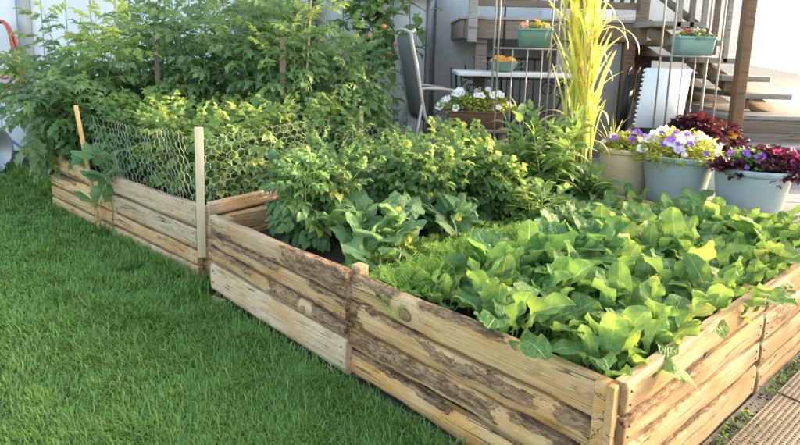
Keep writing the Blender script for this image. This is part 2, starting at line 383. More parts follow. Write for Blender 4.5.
T_RAD=[blade(radish_ol,13,3,(.15,.4,.25,.5,.2,.3)[k],.35+.30*k,.100,2.3,.62,.030,crink=.055,seed=80+k,edgew=.03) for k in range(6)]
T_CHARD=[blade(chard_ol,11,3,.2+.1*k,.3+.3*k,.075,2.4,.50,.034,crink=.045,seed=90+k) for k in range(5)]
T_CUC=[palmate(5,.20,3,100+k) for k in range(5)]
T_ZIN=[blade(ovate(.20,.7),7,2,.25,.5+.3*k,.02,2,.05,.012,seed=110+k) for k in range(4)]
T_VINE=[blade(ovate(.27,.7),6,2,.3,.6+.3*k,.03,2,.10,.012,seed=120+k) for k in range(4)]
T_SM=[blade(ovate(.24),3,1,.3,.7,0,2,0,seed=130+k) for k in range(3)]
T_RUF=[blade(lambda t:.30*math.sin(math.pi*min(1,t**.7))+.03 if t<1 else .05,6,2,.3,.9,.12,3.3,.05,.02,seed=140+k) for k in range(4)]
def flower_t(n=5, seed=0):
    V=[(0,0,-.25)]; T=[]; m=n*4; r=np.random.default_rng(seed)
    for k in range(m):
        a=6.283*k/m; V.append((.22*math.cos(a),.22*math.sin(a),.0))
    for k in range(m):
        a=6.283*k/m; rr=.5*(1-.13*(1-abs(math.cos(a*n/2)))*1.6); V.append((rr*math.cos(a),rr*math.sin(a),.05*math.cos(a*n)+.06*r.normal()))
    for k in range(m): q=(k+1)%m; T+=[(0,1+k,1+q),(1+k,1+m+k,1+m+q),(1+k,1+m+q,1+q)]
    return np.array(V),np.array(T),np.zeros((len(V),2))
T_FLW=[flower_t(5,k) for k in range(3)]
def tmesh(T, name, mat): me=MB().add(T[0],T[1].tolist(),T[2],tint=0.0).mesh(name,True); me.materials.append(mat); return me
ME={}
def leafmeshes(key, Ts, mat):
    if key not in ME: ME[key]=[tmesh(t,key,mat) for t in Ts]
    return ME[key]

# ================================================================== SETTING
def sheet(name, poly, z, mat, thick=.0):
    mb=MB(); mb.add([(x,y,z) for x,y in poly],[tuple(range(len(poly)))]); o=mb.build(name,mat); o['kind']='structure'; return o
GRNDM = plain('lawn_soil',(.055,.075,.028),(.04,.05,.02),6,.95,.6)
sheet('ground',[(-60,-60),(60,-60),(60,60),(-60,60)],-.004,GRNDM)
CONC = plain('patio_concrete',(.30,.26,.21),(.20,.17,.13),9,.9,.4,spots=.4)
Nn=Vector((.69,1.60,0)); A1=Vector((-.735,.678,0)); B1=Vector((.77,.638,0))
LA,LB=2.44,2.44
def b1(s,t,z=0.): p=Nn+A1*s+B1*t; return Vector((p.x,p.y,z))
Cc=Vector((-1.24,3.48,0)); A2=Vector((-.77,.638,0)); B2=Vector((.61,.792,0))
def b2(s,t,z=0.): p=Cc+A2*s+B2*t; return Vector((p.x,p.y,z))
pa=b1(-.02,-.35); pb=b1(-.02,3.4)
sheet('patio',[(pa.x,pa.y),(pa.x+.6,pa.y-1.4),(5.5,-.5),(6.5,2.6),(pb.x,pb.y)],.004,CONC)
# perforated walkway mats beside the bed
MATM = plain('mat_rubber',(.29,.225,.155),(.19,.145,.098),7,.85,.3,spots=.5)
def mat_mesh(n,cell):
    mb=MB(); V=[];Fc=[]
    for i in range(n):
        for j in range(n):
            x,y=i*cell,j*cell; e=cell; a=cell*.20; b=cell*.80; c=cell*.30; d=cell*.70; k=len(V)
            V+=[(x,y,.012),(x+e,y,.012),(x+e,y+e,.012),(x,y+e,.012),(x+a,y+c,.012),(x+b,y+c,.012),(x+b,y+d,.012),(x+a,y+d,.012),
                (x+a*1.3,y+c*1.15,.002),(x+b*.95,y+c*1.15,.002),(x+b*.95,y+d*.95,.002),(x+a*1.3,y+d*.95,.002)]
            Fc+=[(k,k+1,k+5,k+4),(k+1,k+2,k+6,k+5),(k+2,k+3,k+7,k+6),(k+3,k,k+4,k+7),(k+4,k+5,k+9,k+8),(k+5,k+6,k+10,k+9),(k+6,k+7,k+11,k+10),(k+7,k+4,k+8,k+11),(k+8,k+9,k+10,k+11)]
    mb.add(V,Fc); S=n*cell; mb.add([(0,0,0),(S,0,0),(S,S,0),(0,S,0),(0,0,.012),(S,0,.012),(S,S,.012),(0,S,.012)],[(0,1,5,4),(1,2,6,5),(2,3,7,6),(3,0,4,7)])
    me=mb.mesh('mat'); me.materials.append(MATM); return me
mme=mat_mesh(44,.0195); S=44*.0195
mlab={(0,0):'perforated tan walkway mat at the near corner of the front bed',(1,0):'perforated tan walkway mat beyond the seam along the sunny bed side',
      (0,1):'perforated tan walkway mat at the lower right edge of the photo',(1,1):'outer perforated tan walkway mat at right edge past the seam',(2,0):'farthest perforated walkway mat along the sunny bed side'}
bang=math.atan2(B1.y,B1.x)
for (i,j),lb in mlab.items():
    p=b1(-.075,.40)+B1*(i*(S+.012)) + Vector((B1.y,-B1.x,0))*((j+1)*(S+.012))
    o=bpy.data.objects.new('walkway_mat',mme); COL.objects.link(o); o.location=(p.x,p.y,.008+.003*((i+j)%2)); o.rotation_euler=(0,0,bang+random.uniform(-.008,.008))
    tag(o,lb,'mat','perforated walkway mats')

# lawn grass
def in_poly(x,y,poly):
    c=np.zeros(len(x),bool); n=len(poly)
    for i in range(n):
        x1,y1=poly[i]; x2,y2=poly[(i+1)%n]
        m=((y1>y)!=(y2>y))&(x<(x2-x1)*(y-y1)/(y2-y1+1e-12)+x1); c^=m
    return c
Lc=b1(LA,0); C2=b2(-.06,-.06); C3=b2(2.5,-.05); C4=b2(2.5,2.3)
lawn=[(b1(-.1,-.07).x,b1(-.1,-.07).y),(b1(LA+.02,-.06).x,b1(LA+.02,-.06).y),(b1(LA+.06,.15).x,b1(LA+.06,.15).y),(C2.x,C2.y),(C3.x,C3.y),(C3.x-.05,6.55),(-6.2,6.3),(-4.6,3.2),(-2.2,1.2),(.3,.7),(1.0,.9)]
def grass():
    K=1500000; x=rng.uniform(-6.2,1.0,K); y=rng.uniform(.7,6.6,K)
    keep=in_poly(x,y,lawn); x,y=x[keep],y[keep]
    d=np.hypot(x,y); pr=np.clip((2.6/d)**1.3,.0,1)*np.where(y<1.5,.45,1)
    # worn soil along the foot of the planks
    df=np.abs((x-Nn.x)*(-A1.y)+(y-Nn.y)*A1.x); u_=(x-Nn.x)*A1.x+(y-Nn.y)*A1.y
    pr*=np.where((df<.11)&(u_<LA+.1),.30+.5*(df/.11)**2,1)
    pl=np.array([noise.noise((a*1.1,b*1.1,3.3)) for a,b in zip(x,y)])
    pr*=np.where((np.hypot(x+1.22,y-3.32)<.24),.35,1)
    k=rng.random(len(x))<pr; x,y,d,pl=x[k],y[k],d[k],pl[k]
    if len(x)>440000: i=rng.choice(len(x),440000,False); x,y,d,pl=x[i],y[i],d[i],pl[i]
    n=len(x); df2=np.abs((x-Nn.x)*(-A1.y)+(y-Nn.y)*A1.x); pl2=np.array([noise.noise((a*5.5,b*5.5,9.1)) for a,b in zip(x,y)])
    L=(.040+.036*rng.random(n))*(1+.35*pl+.45*pl2)*np.where(rng.random(n)<.05,1.5,1)
    az=rng.uniform(0,6.283,n); az=np.where(rng.random(n)<.55,2.5*pl+3.2*pl2+rng.normal(0,.6,n)+2.6,az); lean=.25+.75*rng.random(n)**1.2
    L=np.where((df2<.07)&(rng.random(n)<.4),L*1.7,L); wd=.0019*(d/2)**.85*(.7+.6*rng.random(n)); dx,dy=np.cos(az),np.sin(az); fa=az+1.57+rng.normal(0,.5,n); sx,sy=np.cos(fa)*wd,np.sin(fa)*wd
    b=np.stack([x,y,np.zeros(n)],1); s=np.stack([sx,sy,np.zeros(n)],1)
    m=b+np.stack([dx*L*.28*lean,dy*L*.28*lean,L*.62],1)
    q=b+np.stack([dx*L*.70*lean,dy*L*.70*lean,L*.92*(1-.25*lean)],1)
    e=b+np.stack([dx*L*1.05*lean,dy*L*1.05*lean,L*(1.04-.62*lean**1.5)],1)
    q=.45*m+.55*q
    V=np.stack([b-s,b+s,q-s*.85,q+s*.85,e],1).reshape(-1,3)
    base=np.arange(n)[:,None]*5
    Fq=np.array([(0,1,3),(0,3,2),(2,3,4)])
    Fx=(Fq[None]+base[:,:,None]).reshape(-1,3)
    me=bpy.data.meshes.new('grass'); me.vertices.add(len(V)); me.vertices.foreach_set('co',V.astype(np.float32).ravel())
    me.loops.add(Fx.size); me.loops.foreach_set('vertex_index',Fx.astype(np.int32).ravel()); me.polygons.add(len(Fx))
    me.polygons.foreach_set('loop_start',np.arange(0,Fx.size,3,dtype=np.int32)); me.polygons.foreach_set('loop_total',np.full(len(Fx),3,np.int32))
    me.polygons.foreach_set('use_smooth',np.ones(len(Fx),bool))
    t=np.clip(.40+.20*rng.normal(size=n)+.22*pl,0.02,.80); t=np.where(rng.random(n)<.035,.97,t); a=me.attributes.new('tint','FLOAT','POINT'); a.data.foreach_set('value',np.repeat(t,5).astype(np.float32))
    me.update(calc_edges=True); o=bpy.data.objects.new('grass',me); COL.objects.link(o); me.materials.append(MATS['lawn_blade']); o['kind']='stuff'
    tag(o,'lush green lawn grass in the shade beside the raised beds','grass')
def lawnmat():
    m=leafm('lawn_blade',(.048,.130,.022),(.15,.262,.044),(.21,.36,.04),.30,None,.5,.3,(.34,.29,.12),.90)
    return m
lawnmat(); grass()
# mulch strip at foot of the white shed
sheet('dirt_strip',[(-7,6.3),(-2.9,6.25),(-2.9,7),(-7,7)],.004,SOIL)

# ------------------------------------------------------------------ deck on which the pots stand
DZ=.42
deck=tag(thing('deck','low weathered grey board deck behind the front bed','deck',(0,0,0)))
bw=.14
for k in range(30):
    y=3.0+k*bw; 
    if y>7.0: break
    def xs(yy): return 2.57+.20-(yy-3.16)*(1.80/1.66)+.02   # edge runs parallel to the back of the front bed
    x0=max(xs(y+bw),.95) if y+bw<5.3 else -.05
    x0=max(x0,-.05)
    mb=MB(); e=.004; x1=6.6
    mb.box((x0,y+e,DZ-.035),(x1,y+bw-e,DZ-random.uniform(0,.003)))
    mb.build('board',W_GREY,deck,bevel=.003)
mb=MB()
for a,b in (((2.73,3.2),(.97,4.85)),):
    d=(Vector((*b,0))-Vector((*a,0))); L=d.length; M=Matrix.Translation((*a,0))@Matrix.Rotation(math.atan2(d.y,d.x),4,'Z'); mb.box((0,0,0),(L,.03,DZ-.04),M)
mb.build('fascia',W_DARK,deck)

# ------------------------------------------------------------------ house, shed, grey panel
def stucco():
    m,nt,b=newmat('stucco'); v=coords(nt); n1=noise_t(nt,v,55,4,.7); n2=noise_t(nt,v,1.2,4,.6)
    col=mixc(nt,.4,ramp(nt,n2,[(.3,(.70,.705,.71)),(.7,(.80,.805,.81))]),ramp(nt,n1,[(.35,(.52,.53,.55)),(.6,(.84,.845,.85))]))
    nt.links.new(col,b.inputs['Base Color']); b.inputs['Roughness'].default_value=.9; bump(nt,n1,.9,.02,b); return m
STUC=stucco()
house=tag(thing('house','white rough stucco house wall behind the stairs and upper deck','house',(0,7.3,0)))
MB().box((.42,0,0),(5.7,6,5.6)).build('wall',STUC,house)
MB().box((.40,-.012,.42),(5.7,0,.62)).build('plinth',plain('plinth_grey',(.42,.42,.43),(.33,.33,.34),12,.9,.4),house)
mbr=MB(); mbr.add([(.0,-.5,5.5),(6.1,-.5,5.5),(6.1,6.5,5.5),(.0,6.5,5.5),(.0,3,7.4),(6.1,3,7.4)],[(0,1,5,4),(2,3,4,5),(1,2,5),(3,0,4),(3,2,1,0)]); mbr.build('roof',W_DARK,house)
SIDE=plain('white_siding',(.72,.73,.745),(.65,.66,.68),3,.6,.1,spots=.12)
shed=tag(thing('shed','white shed with vertical board siding behind the tomatoes','shed',(0,7.05,0)))
x=-8.0; k=0
while x<-1.18:
    w_=.30; x1=min(x+w_,-1.15); MB().box((x+.006,0,.12),(x1-.006,.03+.004*(k%2),2.75)).build('siding_board',SIDE,shed,bevel=.004); x+=w_; k+=1
MB().box((-8,.045,0),(-1.15,3,2.75)).build('wall_backing',plain('siding_joint',(.30,.31,.33),(.22,.23,.25),3,.7,0),shed)
MB().box((-4.66,-.045,.05),(-4.52,-.004,2.8)).build('trim_post',plain('trim_grey',(.42,.42,.41),(.33,.33,.32),5,.7,.1),shed)
mbr=MB(); mbr.add([(-8.2,-.3,2.72),(-1.0,-.3,2.72),(-1.0,3.2,3.4),(-8.2,3.2,3.4),(-8.2,-.3,2.80),(-1.0,-.3,2.80),(-1.0,3.2,3.48),(-8.2,3.2,3.48)],[(0,3,2,1),(4,5,6,7),(0,1,5,4),(1,2,6,5),(2,3,7,6),(3,0,4,7)]); mbr.build('roof',plain('shed_roof',(.20,.20,.21),(.13,.13,.14),9,.8,.3),shed)
wf=MB().box((-2.05,-.03,1.45),(-1.25,-.005,2.6)).build('window',plain('window_frame_grey',(.45,.47,.49),(.38,.40,.42),5,.5,0),shed)
def glass():
    m,nt,b=newmat('dark_pane'); b.inputs['Base Color'].default_value=(.16,.18,.20,1); b.inputs['Roughness'].default_value=.12; b.inputs['Specular IOR Level'].default_value=.8; return m
PANE=glass()
for kx in range(2): MB().box((-2.0+kx*.38,-.036,1.5),(-1.67+kx*.37,-.031,2.56)).build('pane',PANE,wf)
ds=tag(thing('downspout','black downspout at the corner of the white shed','downspout',(-1.06,6.93,0)))
mb=MB(); mb.box((-.035,-.03,.05),(.035,.03,2.7)); mb.build('pipe',IRON,ds)
for z in (.6,1.9): MB().box((-.05,-.036,z),(.05,.034,z+.05)).build('bracket',IRON,ds)
gp=tag(thing('garden_shed','narrow pale grey panelled shed beside the stucco wall','shed',(0,7.0,0)))
GREYP=plain('grey_panel',(.56,.56,.56),(.47,.47,.47),4,.7,.1,spots=.15)
for k in range(6): MB().box((-.92+k*.2,0,.1),(-.92+k*.2+.192,.03,2.12)).build('panel_board',GREYP,gp,bevel=.003)
MB().box((-.93,.04,0),(.30,.7,2.12)).build('wall_backing',MATS['siding_joint'],gp)
MB().box((-1.0,-.12,2.14),(.36,.85,2.2)).build('roof',IRON,gp)
MB().box((.285,-.02,.1),(.33,.028,2.12)).build('corner_trim',plain('dark_trim',(.20,.19,.18),(.14,.13,.12),6,.7,.1),gp)

# ------------------------------------------------------------------ upper deck and stairs
UZ=1.84; UY=6.0
ud=tag(thing('upper_deck','raised timber deck with railing on wooden posts by the house','deck',(0,UY,0)))
def wbox(name,lo,hi,parent,mat=W_DARK,bev=.004): return MB().box(lo,hi).build(name,mat,parent,bevel=bev)
wbox('rim_beam',(.64,-.045,1.64),(2.46,0,1.83),ud)
wbox('rim_beam',(.60,-.02,1.64),(.637,1.25,1.83),ud)
wbox('rim_beam',(2.463,-.02,1.64),(2.50,1.25,1.83),ud)
for k in range(9): wbox('deck_board',(.58,-.06+k*.143,1.833),(2.52,-.06+k*.143+.138,1.86),ud,W_GREY)
wbox('post',(.76,-.01,DZ),(.88,.10,1.64),ud); wbox('post',(2.30,-.035,DZ),(2.41,.07,1.64),ud,W_BROWN)
wbox('rail_post',(.66,-.14,1.60),(.75,-.049,2.9),ud,W_GREY); wbox('rail_post',(2.37,-.15,1.62),(2.47,-.049,2.9),ud)
wbox('handrail',(.62,-.15,2.80),(2.5,-.03,2.84),ud)
wbox('bottom_rail',(.75,-.125,1.96),(2.37,-.085,2.03),ud)
for k in range(15): x=.83+k*.104; wbox('baluster',(x,-.12,2.033),(x+(.055 if k<5 else .035),-.09,2.80),ud,IRON if k<5 else W_DARK,0)
SK=plain('skirt_panel',(.30,.29,.26),(.22,.21,.19),3,.9,.2,spots=.2)
wbox('skirt_panel',(1.62,.02,DZ),(2.29,.05,1.635),ud,SK)
wbox('skirt_panel',(2.42,.62,DZ),(3.9,.66,.98),ud,SK)
st=tag(thing('stairs','weathered open timber stairs climbing left along the stucco wall','stairs',(0,0,0)))
SY0,SY1=5.62,6.9
sx0,sz0=3.62,.985     # first tread above the landing
for k in range(5):
    xx=3.36-k*.235; zz=1.175+k*.165
    wbox('tread',(xx-.06,SY0-.14,zz-.052),(xx+.40,SY1,zz),st,W_STEP)
    if k<4: wbox('riser_strut',(xx+.06,SY0+.02,zz-.165),(xx+.09,SY0+.06,zz-.042),st)
def slant(name,x0,z0,x1,z1,y0,y1,hh,parent,mat=W_DARK):
    mb=MB(); mb.add([(x0,y0,z0-hh),(x1,y0,z1-hh),(x1,y0,z1),(x0,y0,z0),(x0,y1,z0-hh),(x1,y1,z1-hh),(x1,y1,z1),(x0,y1,z0)],[(0,1,2,3),(7,6,5,4),(3,2,6,7),(0,4,5,1),(1,5,6,2),(0,3,7,4)]); return mb.build(name,mat,parent)
slant('stringer',2.42,1.86,3.75,1.02,SY0+.07,SY0+.11,.17,st)
slant('stringer',2.42,1.90,3.95,.99,SY1-.06,SY1-.02,.24,st)
for k in range(9): wbox('stair_shade_board',(2.55+k*.16,SY1-.015,DZ),(2.70+k*.16,SY1+.01,1.85-.62*(.13+k*.16)),st,W_DARK)  # dark boards added to stand in for the shade under the stairs
wbox('landing',(3.02,5.25,.945),(6.0,6.95,.985),st,W_STEP); 
for k in range(2): wbox('landing_front',(3.04,5.262,.70+k*.122),(6.0,5.30,.82+k*.122),st,W_DARK)
wbox('lower_step',(3.10,4.95,.705),(6.0,5.255,.745),st,W_STEP); wbox('step_front',(3.12,4.975,DZ+.003),(6.0,5.0,.70),st,W_DARK)
wbox('newel_post',(3.03,5.16,.80),(3.12,5.245,2.75),st,W_BROWN)
for k in range(5):
    x=2.58+k*.118; zb=1.90-.62*(x-2.42); wbox('baluster',(x,SY0-.14,zb-.05),(x+.045,SY0-.10,2.75-.3*k*.118),st,W_DARK if k%2 else W_GREY)
slant('handrail',2.40,2.12,2.98,1.72,SY0-.1,SY0-.06,.07,st,W_DARK)

# ================================================================== RAISED BEDS
_m=MB(); _m.lathe([(.001,.0035),(.003,.0032),(.0048,.002),(.005,-.004)],8); _m.V=[np.stack([v[:,0],v[:,2],v[:,1]],1) for v in _m.V]
SCREW=_m.mesh('screw',True); SCREW.materials.append(plain('screw_steel',(.16,.14,.12),(.08,.06,.05),40,.5,0,.6))
def plank(parent, P0, P1, zl, zr, thick, mat, bark=(), knots=(), nx=56, nz=10, wav=.008, bulge=.0, rough=.004, seed=0, lift=0., name='plank', label=None):
    """slab of sawn log: local x along, y outward, z up. zl/zr=(bottom,top) at both ends; bark=[(x0,x1,z0,z1)] in 0..1"""
    d=P1-P0; L=d.length; ang=math.atan2(d.y,d.x); sgn=1
    V=[];BK=[];KN=[]
    def edge(x,k): 
        return wav*(1.6*noise.noise((x*2.3,seed*7.1+k,1.3))+.6*noise.noise((x*9,seed*3.3+k,4.1)))
    for i in range(nx+1):
        fx=i/nx; x=fx*L; zb=zl[0]*(1-fx)+zr[0]*fx+edge(x,0)+.004; zt=zl[1]*(1-fx)+zr[1]*fx+edge(x,5)-.005
        for j in range(nz+1):
            fz=j/nz; z=zb+(zt-zb)*fz; bk=0.
            for (a,b,c,e) in bark:
                dx=min(fx-a,b-fx)*L/.10; dz=min(fz-c,e-fz)*(zt-zb)/.025; v_=max(-1,min(dx,dz,1)); bk=max(bk,.5+.5*v_)
            kn=9.
            for (kx,kz,kr) in knots: kn=min(kn,math.hypot((x-kx*L)/1.25,z-(zb+(zt-zb)*kz))/kr)
            if kn<3: bk*=max(0,min(1,(kn-2.2)*2))
            y=thick+bulge*(1-(2*fz-1)**2)+rough*noise.noise((x*7,z*11,seed*2.7))
            if bk>.3: y+=(bk-.3)*(.010+.012*noise.noise((x*16,z*26,seed*5.1))+.006*noise.noise((x*45,z*60,seed)))
            if kn<3: y+=.026*math.exp(-(kn/1.5)**2)-.012*math.exp(-((kn-.85)/.13)**2)
            if j in(0,nz): y-=.006
            V.append((x,y,z)); BK.append(bk); KN.append(kn)
    n=nz+1; m=len(V); Fc=[]
    for i in range(nx):
        for j in range(nz): a=i*n+j; Fc.append((a,a+1,a+n+1,a+n))
    for i in range(nx+1):
        for j in (0,nz): p=V[i*n+j]; V.append((p[0],0,p[2])); BK.append(BK[i*n+j]*.6); KN.append(9.)
    for i in range(nx):
        b0=m+2*i; Fc.append((i*n,(i+1)*n,b0+2,b0)); Fc.append((i*n+nz,b0+1,b0+3,(i+1)*n+nz)); Fc.append((b0,b0+2,b0+3,b0+1))
    Fc.append(tuple(list(range(0,n))+[m+1,m])); e0=nx*n; Fc.append(tuple(list(range(e0+nz,e0-1,-1))+[m+2*nx,m+2*nx+1]))
    # orientation: outward must be to the camera side of the wall
    mb=MB(); mb.add(V,Fc,bark=np.array(BK),knot=np.maximum(0,3-np.array(KN))); o=mb.build(name,mat,parent,smooth=False)
    o.location=P0; o.rotation_euler=(0,0,ang)
    me=o.data; bm=bmesh.new(); bm.from_mesh(me); bmesh.ops.recalc_face_normals(bm,faces=bm.faces); bm.to_mesh(me); bm.free()
    ns=np.zeros(len(me.polygons),bool); ns[:nx*nz]=True; me.polygons.foreach_set('use_smooth',ns)
    if label: o['label']=label
    if nx>=40:
        for fx in (.018,.982):
            for fz in (.3,.72):
                i=min(nx,max(0,round(fx*nx))); j=round(fz*nz); vv=V[i*n+j]; q=put('screw',SCREW,o); q.location=(vv[0]+(.012 if fx<.5 else -.012),vv[1]+.001,vv[2])
    return o
bed=tag(thing('raised_bed','large front raised bed of rough bark-edged slabs with knot','raised bed',(0,0,0)))
oA=Vector((-A1.y,A1.x,0))  # points outwards from left face?
# left face runs along A1 from N; plank local +y must face outwards (away from B1)
# going from L towards N the left-hand normal is +B1 side, so go N->L : local y = rot90(A1)
nrm=Vector((-A1.y,A1.x,0)); 
if nrm.dot(B1)>0: nrm=-nrm
def face_planks(P,Q,rows,off,thick=.036):
    for k,r in enumerate(rows):
        plank(bed,P+off,Q+off,r['zl'],r['zr'],thick,r['m'],r.get('bark',()),r.get('knots',()),wav=r.get('wav',.008),bulge=r.get('bulge',.003),seed=r['s'],label=r.get('label'))
n_=Vector((-A1.y,A1.x,0)); n_ = n_ if n_.dot(B1)<0 else -n_
J=b1(1.245,0); L_=b1(LA,0)
# rotate so that local y = n_: direction d with rot90(d)=n_  ->  d = (n_.y,-n_.x)
dA=Vector((n_.y,-n_.x,0)); fwd = dA.dot(A1)>0     # True: travel along +A1
def lf(rows,s0,s1,off):
    a,b=b1(s0,0),b1(s1,0)
    if not fwd: a,b=b,a
    for r in rows:
        zl,zr=(r['n'],r['f']) if fwd else (r['f'],r['n'])
        bark=[((q[0],q[1]) if fwd else (1-q[1],1-q[0]))+tuple(q[2:]) for q in r.get('bark',())]
        kn=[((q[0] if fwd else 1-q[0]),q[1],q[2]) for q in r.get('knots',())]
        plank(bed,a+off,b+off,zl,zr,r.get('th',.036),r['m'],bark,kn,wav=r.get('wav',.009),bulge=r.get('bulge',.003),seed=r['s'],label=r.get('label'),nx=r.get('nx',64),nz=r.get('nz',12))
# n = (bottom, top) at the end nearer the near corner, f = at the end nearer the far-left corner; bark x measured from near end
lf([dict(n=(.352,.497),f=(.385,.512),m=W_TAN,s=1,bulge=.008,knots=[(.70,.47,.029)],bark=[(.30,.98,.84,1.3),(.74,.86,.45,1.3),(.93,1.1,.6,1.3),(.86,1.0,-.2,.20)],label='top slab with a big round knot',nz=16,nx=90),
    dict(n=(.235,.345),f=(.262,.380),m=W_TAN,s=2,bulge=.012,bark=[(-.1,.16,.45,1.2),(.20,.60,.40,.95),(.90,1.1,.1,1.1),(.62,.9,.80,1.2)],wav=.013,nz=14,nx=90),
    dict(n=(.118,.228),f=(.150,.256),m=W_TAN,s=3,bulge=.014,bark=[(.34,1.1,.28,1.0),(.0,.3,.74,1.2)],wav=.014,nz=14,nx=90),
    dict(n=(-.03,.112),f=(.02,.143),m=W_ORANGE,s=4,bulge=.004,bark=[(.5,1.1,.80,1.2)],wav=.012)],.0,1.245,n_*-.036)
lf([dict(n=(.395,.525),f=(.425,.520),m=W_PALE,s=5,bulge=.006,bark=[(-.1,.42,.10,1.3),(.40,.98,-.3,.22)],wav=.008),
    dict(n=(.285,.388),f=(.345,.418),m=W_TAN,s=6,bulge=.007,bark=[(.42,1.1,.62,1.3),(-.1,.35,-.2,.22),(-.1,.25,.72,1.2)],wav=.010),
    dict(n=(.205,.279),f=(.235,.338),m=W_TAN,s=7,bulge=.010,bark=[(-.1,.50,.25,1.2),(.62,1.1,.62,1.2)],knots=[(.24,.55,.017)],wav=.012),
    dict(n=(.015,.199),f=(.055,.229),m=W_PALE,s=8,bulge=.003,wav=.006)],1.205,LA-.03,n_*.0)
# right (sunny) face
mS=Vector((B1.y,-B1.x,0)); mS = mS if mS.dot(A1)<0 else -mS
dB=Vector((mS.y,-mS.x,0)); fb=dB.dot(B1)>0
def rf(rows,t0,t1,off):
    a,b=b1(0,t0),b1(0,t1)
    if not fb: a,b=b,a
    for r in rows:
        zl,zr=(r['n'],r['f']) if fb else (r['f'],r['n'])
        bark=[((q[0],q[1]) if fb else (1-q[1],1-q[0]))+tuple(q[2:]) for q in r.get('bark',())]
        plank(bed,a+off,b+off,zl,zr,.036,r['m'],bark,(),wav=r.get('wav',.006),bulge=.003,seed=r['s'])
rf([dict(n=(.392,.512),f=(.405,.525),m=W_SUN,s=11,bark=[(-.1,.5,-.3,.10)],wav=.005),
    dict(n=(.285,.380),f=(.275,.396),m=W_SUN,s=12,bark=[(-.1,.48,.68,1.2)],wav=.010),
    dict(n=(.150,.277),f=(.165,.268),m=W_SUN,s=13,bark=[(.1,.6,.9,1.2)],wav=.007),
    dict(n=(-.01,.143),f=(.0,.158),m=W_SUN,s=14,bark=[(.2,.85,.93,1.2)],wav=.004)],.015,1.195,mS*-.02)
rf([dict(n=(.395,.515),f=(.40,.52),m=W_SUN,s=15,wav=.005),
    dict(n=(.255,.385),f=(.26,.392),m=W_SUN,s=16,bark=[(.05,1.1,.25,.92)],wav=.008),
    dict(n=(.130,.248),f=(.14,.252),m=W_SUN,s=17,wav=.006),
    dict(n=(-.01,.124),f=(.0,.133),m=W_SUN,s=18,wav=.004)],1.212,2.42,mS*-.016)
# back and far-left walls
def wall_simple(p,q,zs,seed):
    for k in range(len(zs)-1): plank(bed,p,q,(zs[k]+.004,zs[k+1]-.004),(zs[k]+.004,zs[k+1]-.004),.036,W_TAN,(),(),nx=24,nz=3,wav=.005,seed=seed+k)
wall_simple(b1(LA-.036,.005),b1(LA-.036,LB),(0,.13,.26,.39,.505),21); wall_simple(b1(0.04,LB),b1(LA-.04,LB),(0,.13,.26,.39,.50),31)
for (s,t,zt,mm) in ((.035,.0,.50,W_TAN),(1.215,.045,.535,W_STAKE),(LA-.085,.045,.50,W_PALE),(.05,1.20,.50,W_TAN),(.06,LB-.07,.49,W_TAN),(LA-.08,LB-.07,.49,W_TAN)):
    p=b1(s,t); M=Matrix.Translation(p)@Matrix.Rotation(math.atan2(A1.y,A1.x),4,'Z'); MB().box((-.03,-.028,-.05),(.03,.028,zt),M).build('post',mm,bed,bevel=.004)
p=b1(-.002,.0); M=Matrix.Translation(p)@Matrix.Rotation(math.atan2(A1.y,A1.x),4,'Z'); MB().box((0,-.0,-.02),(.026,.034,.505),M).build('corner_strip',W_TAN,bed,bevel=.003)
p=b1(2.30,-.045); M=Matrix.Translation(p)@Matrix.Rotation(math.atan2(A1.y,A1.x)+.2,4,'Z'); MB().box((-.06,-.0,-.02),(.05,.05,.045),M).build('wedge_block',W_PALE,bed,bevel=.005)
def soil_block(name, corners, z, parent, amp=.02):
    n=26; V=[];Fc=[]
    c=[Vector(q) for q in corners]
    for i in range(n+1):
        for j in range(n+1):
            u,v=i/n,j/n; p=(c[0]*(1-u)+c[1]*u)*(1-v)+(c[3]*(1-u)+c[2]*u)*v
            V.append((p.x,p.y,z+amp*(noise.noise((p.x*3,p.y*3,.5))+.6*noise.noise((p.x*11,p.y*11,2)))))
    for i in range(n):
        for j in range(n): a=i*(n+1)+j; Fc.append((a,a+1,a+n+2,a+n+1))
    m=len(V); rim=[i*(n+1) for i in range(n+1)]+[n*(n+1)+j for j in range(1,n+1)]+[i*(n+1)+n for i in range(n-1,-1,-1)]+[j for j in range(n-1,0,-1)]
    for r in rim: V.append((V[r][0],V[r][1],0))
    for k in range(len(rim)): q=(k+1)%len(rim); Fc.append((rim[k],rim[q],m+q,m+k))
    mb=MB(); mb.add(V,Fc); return mb.build(name,SOIL,parent,smooth=True)
soil_block('soil',(b1(.075,.06),b1(LA-.06,.06),b1(LA-.06,LB-.01),b1(.075,LB-.01)),.375,bed,.03)

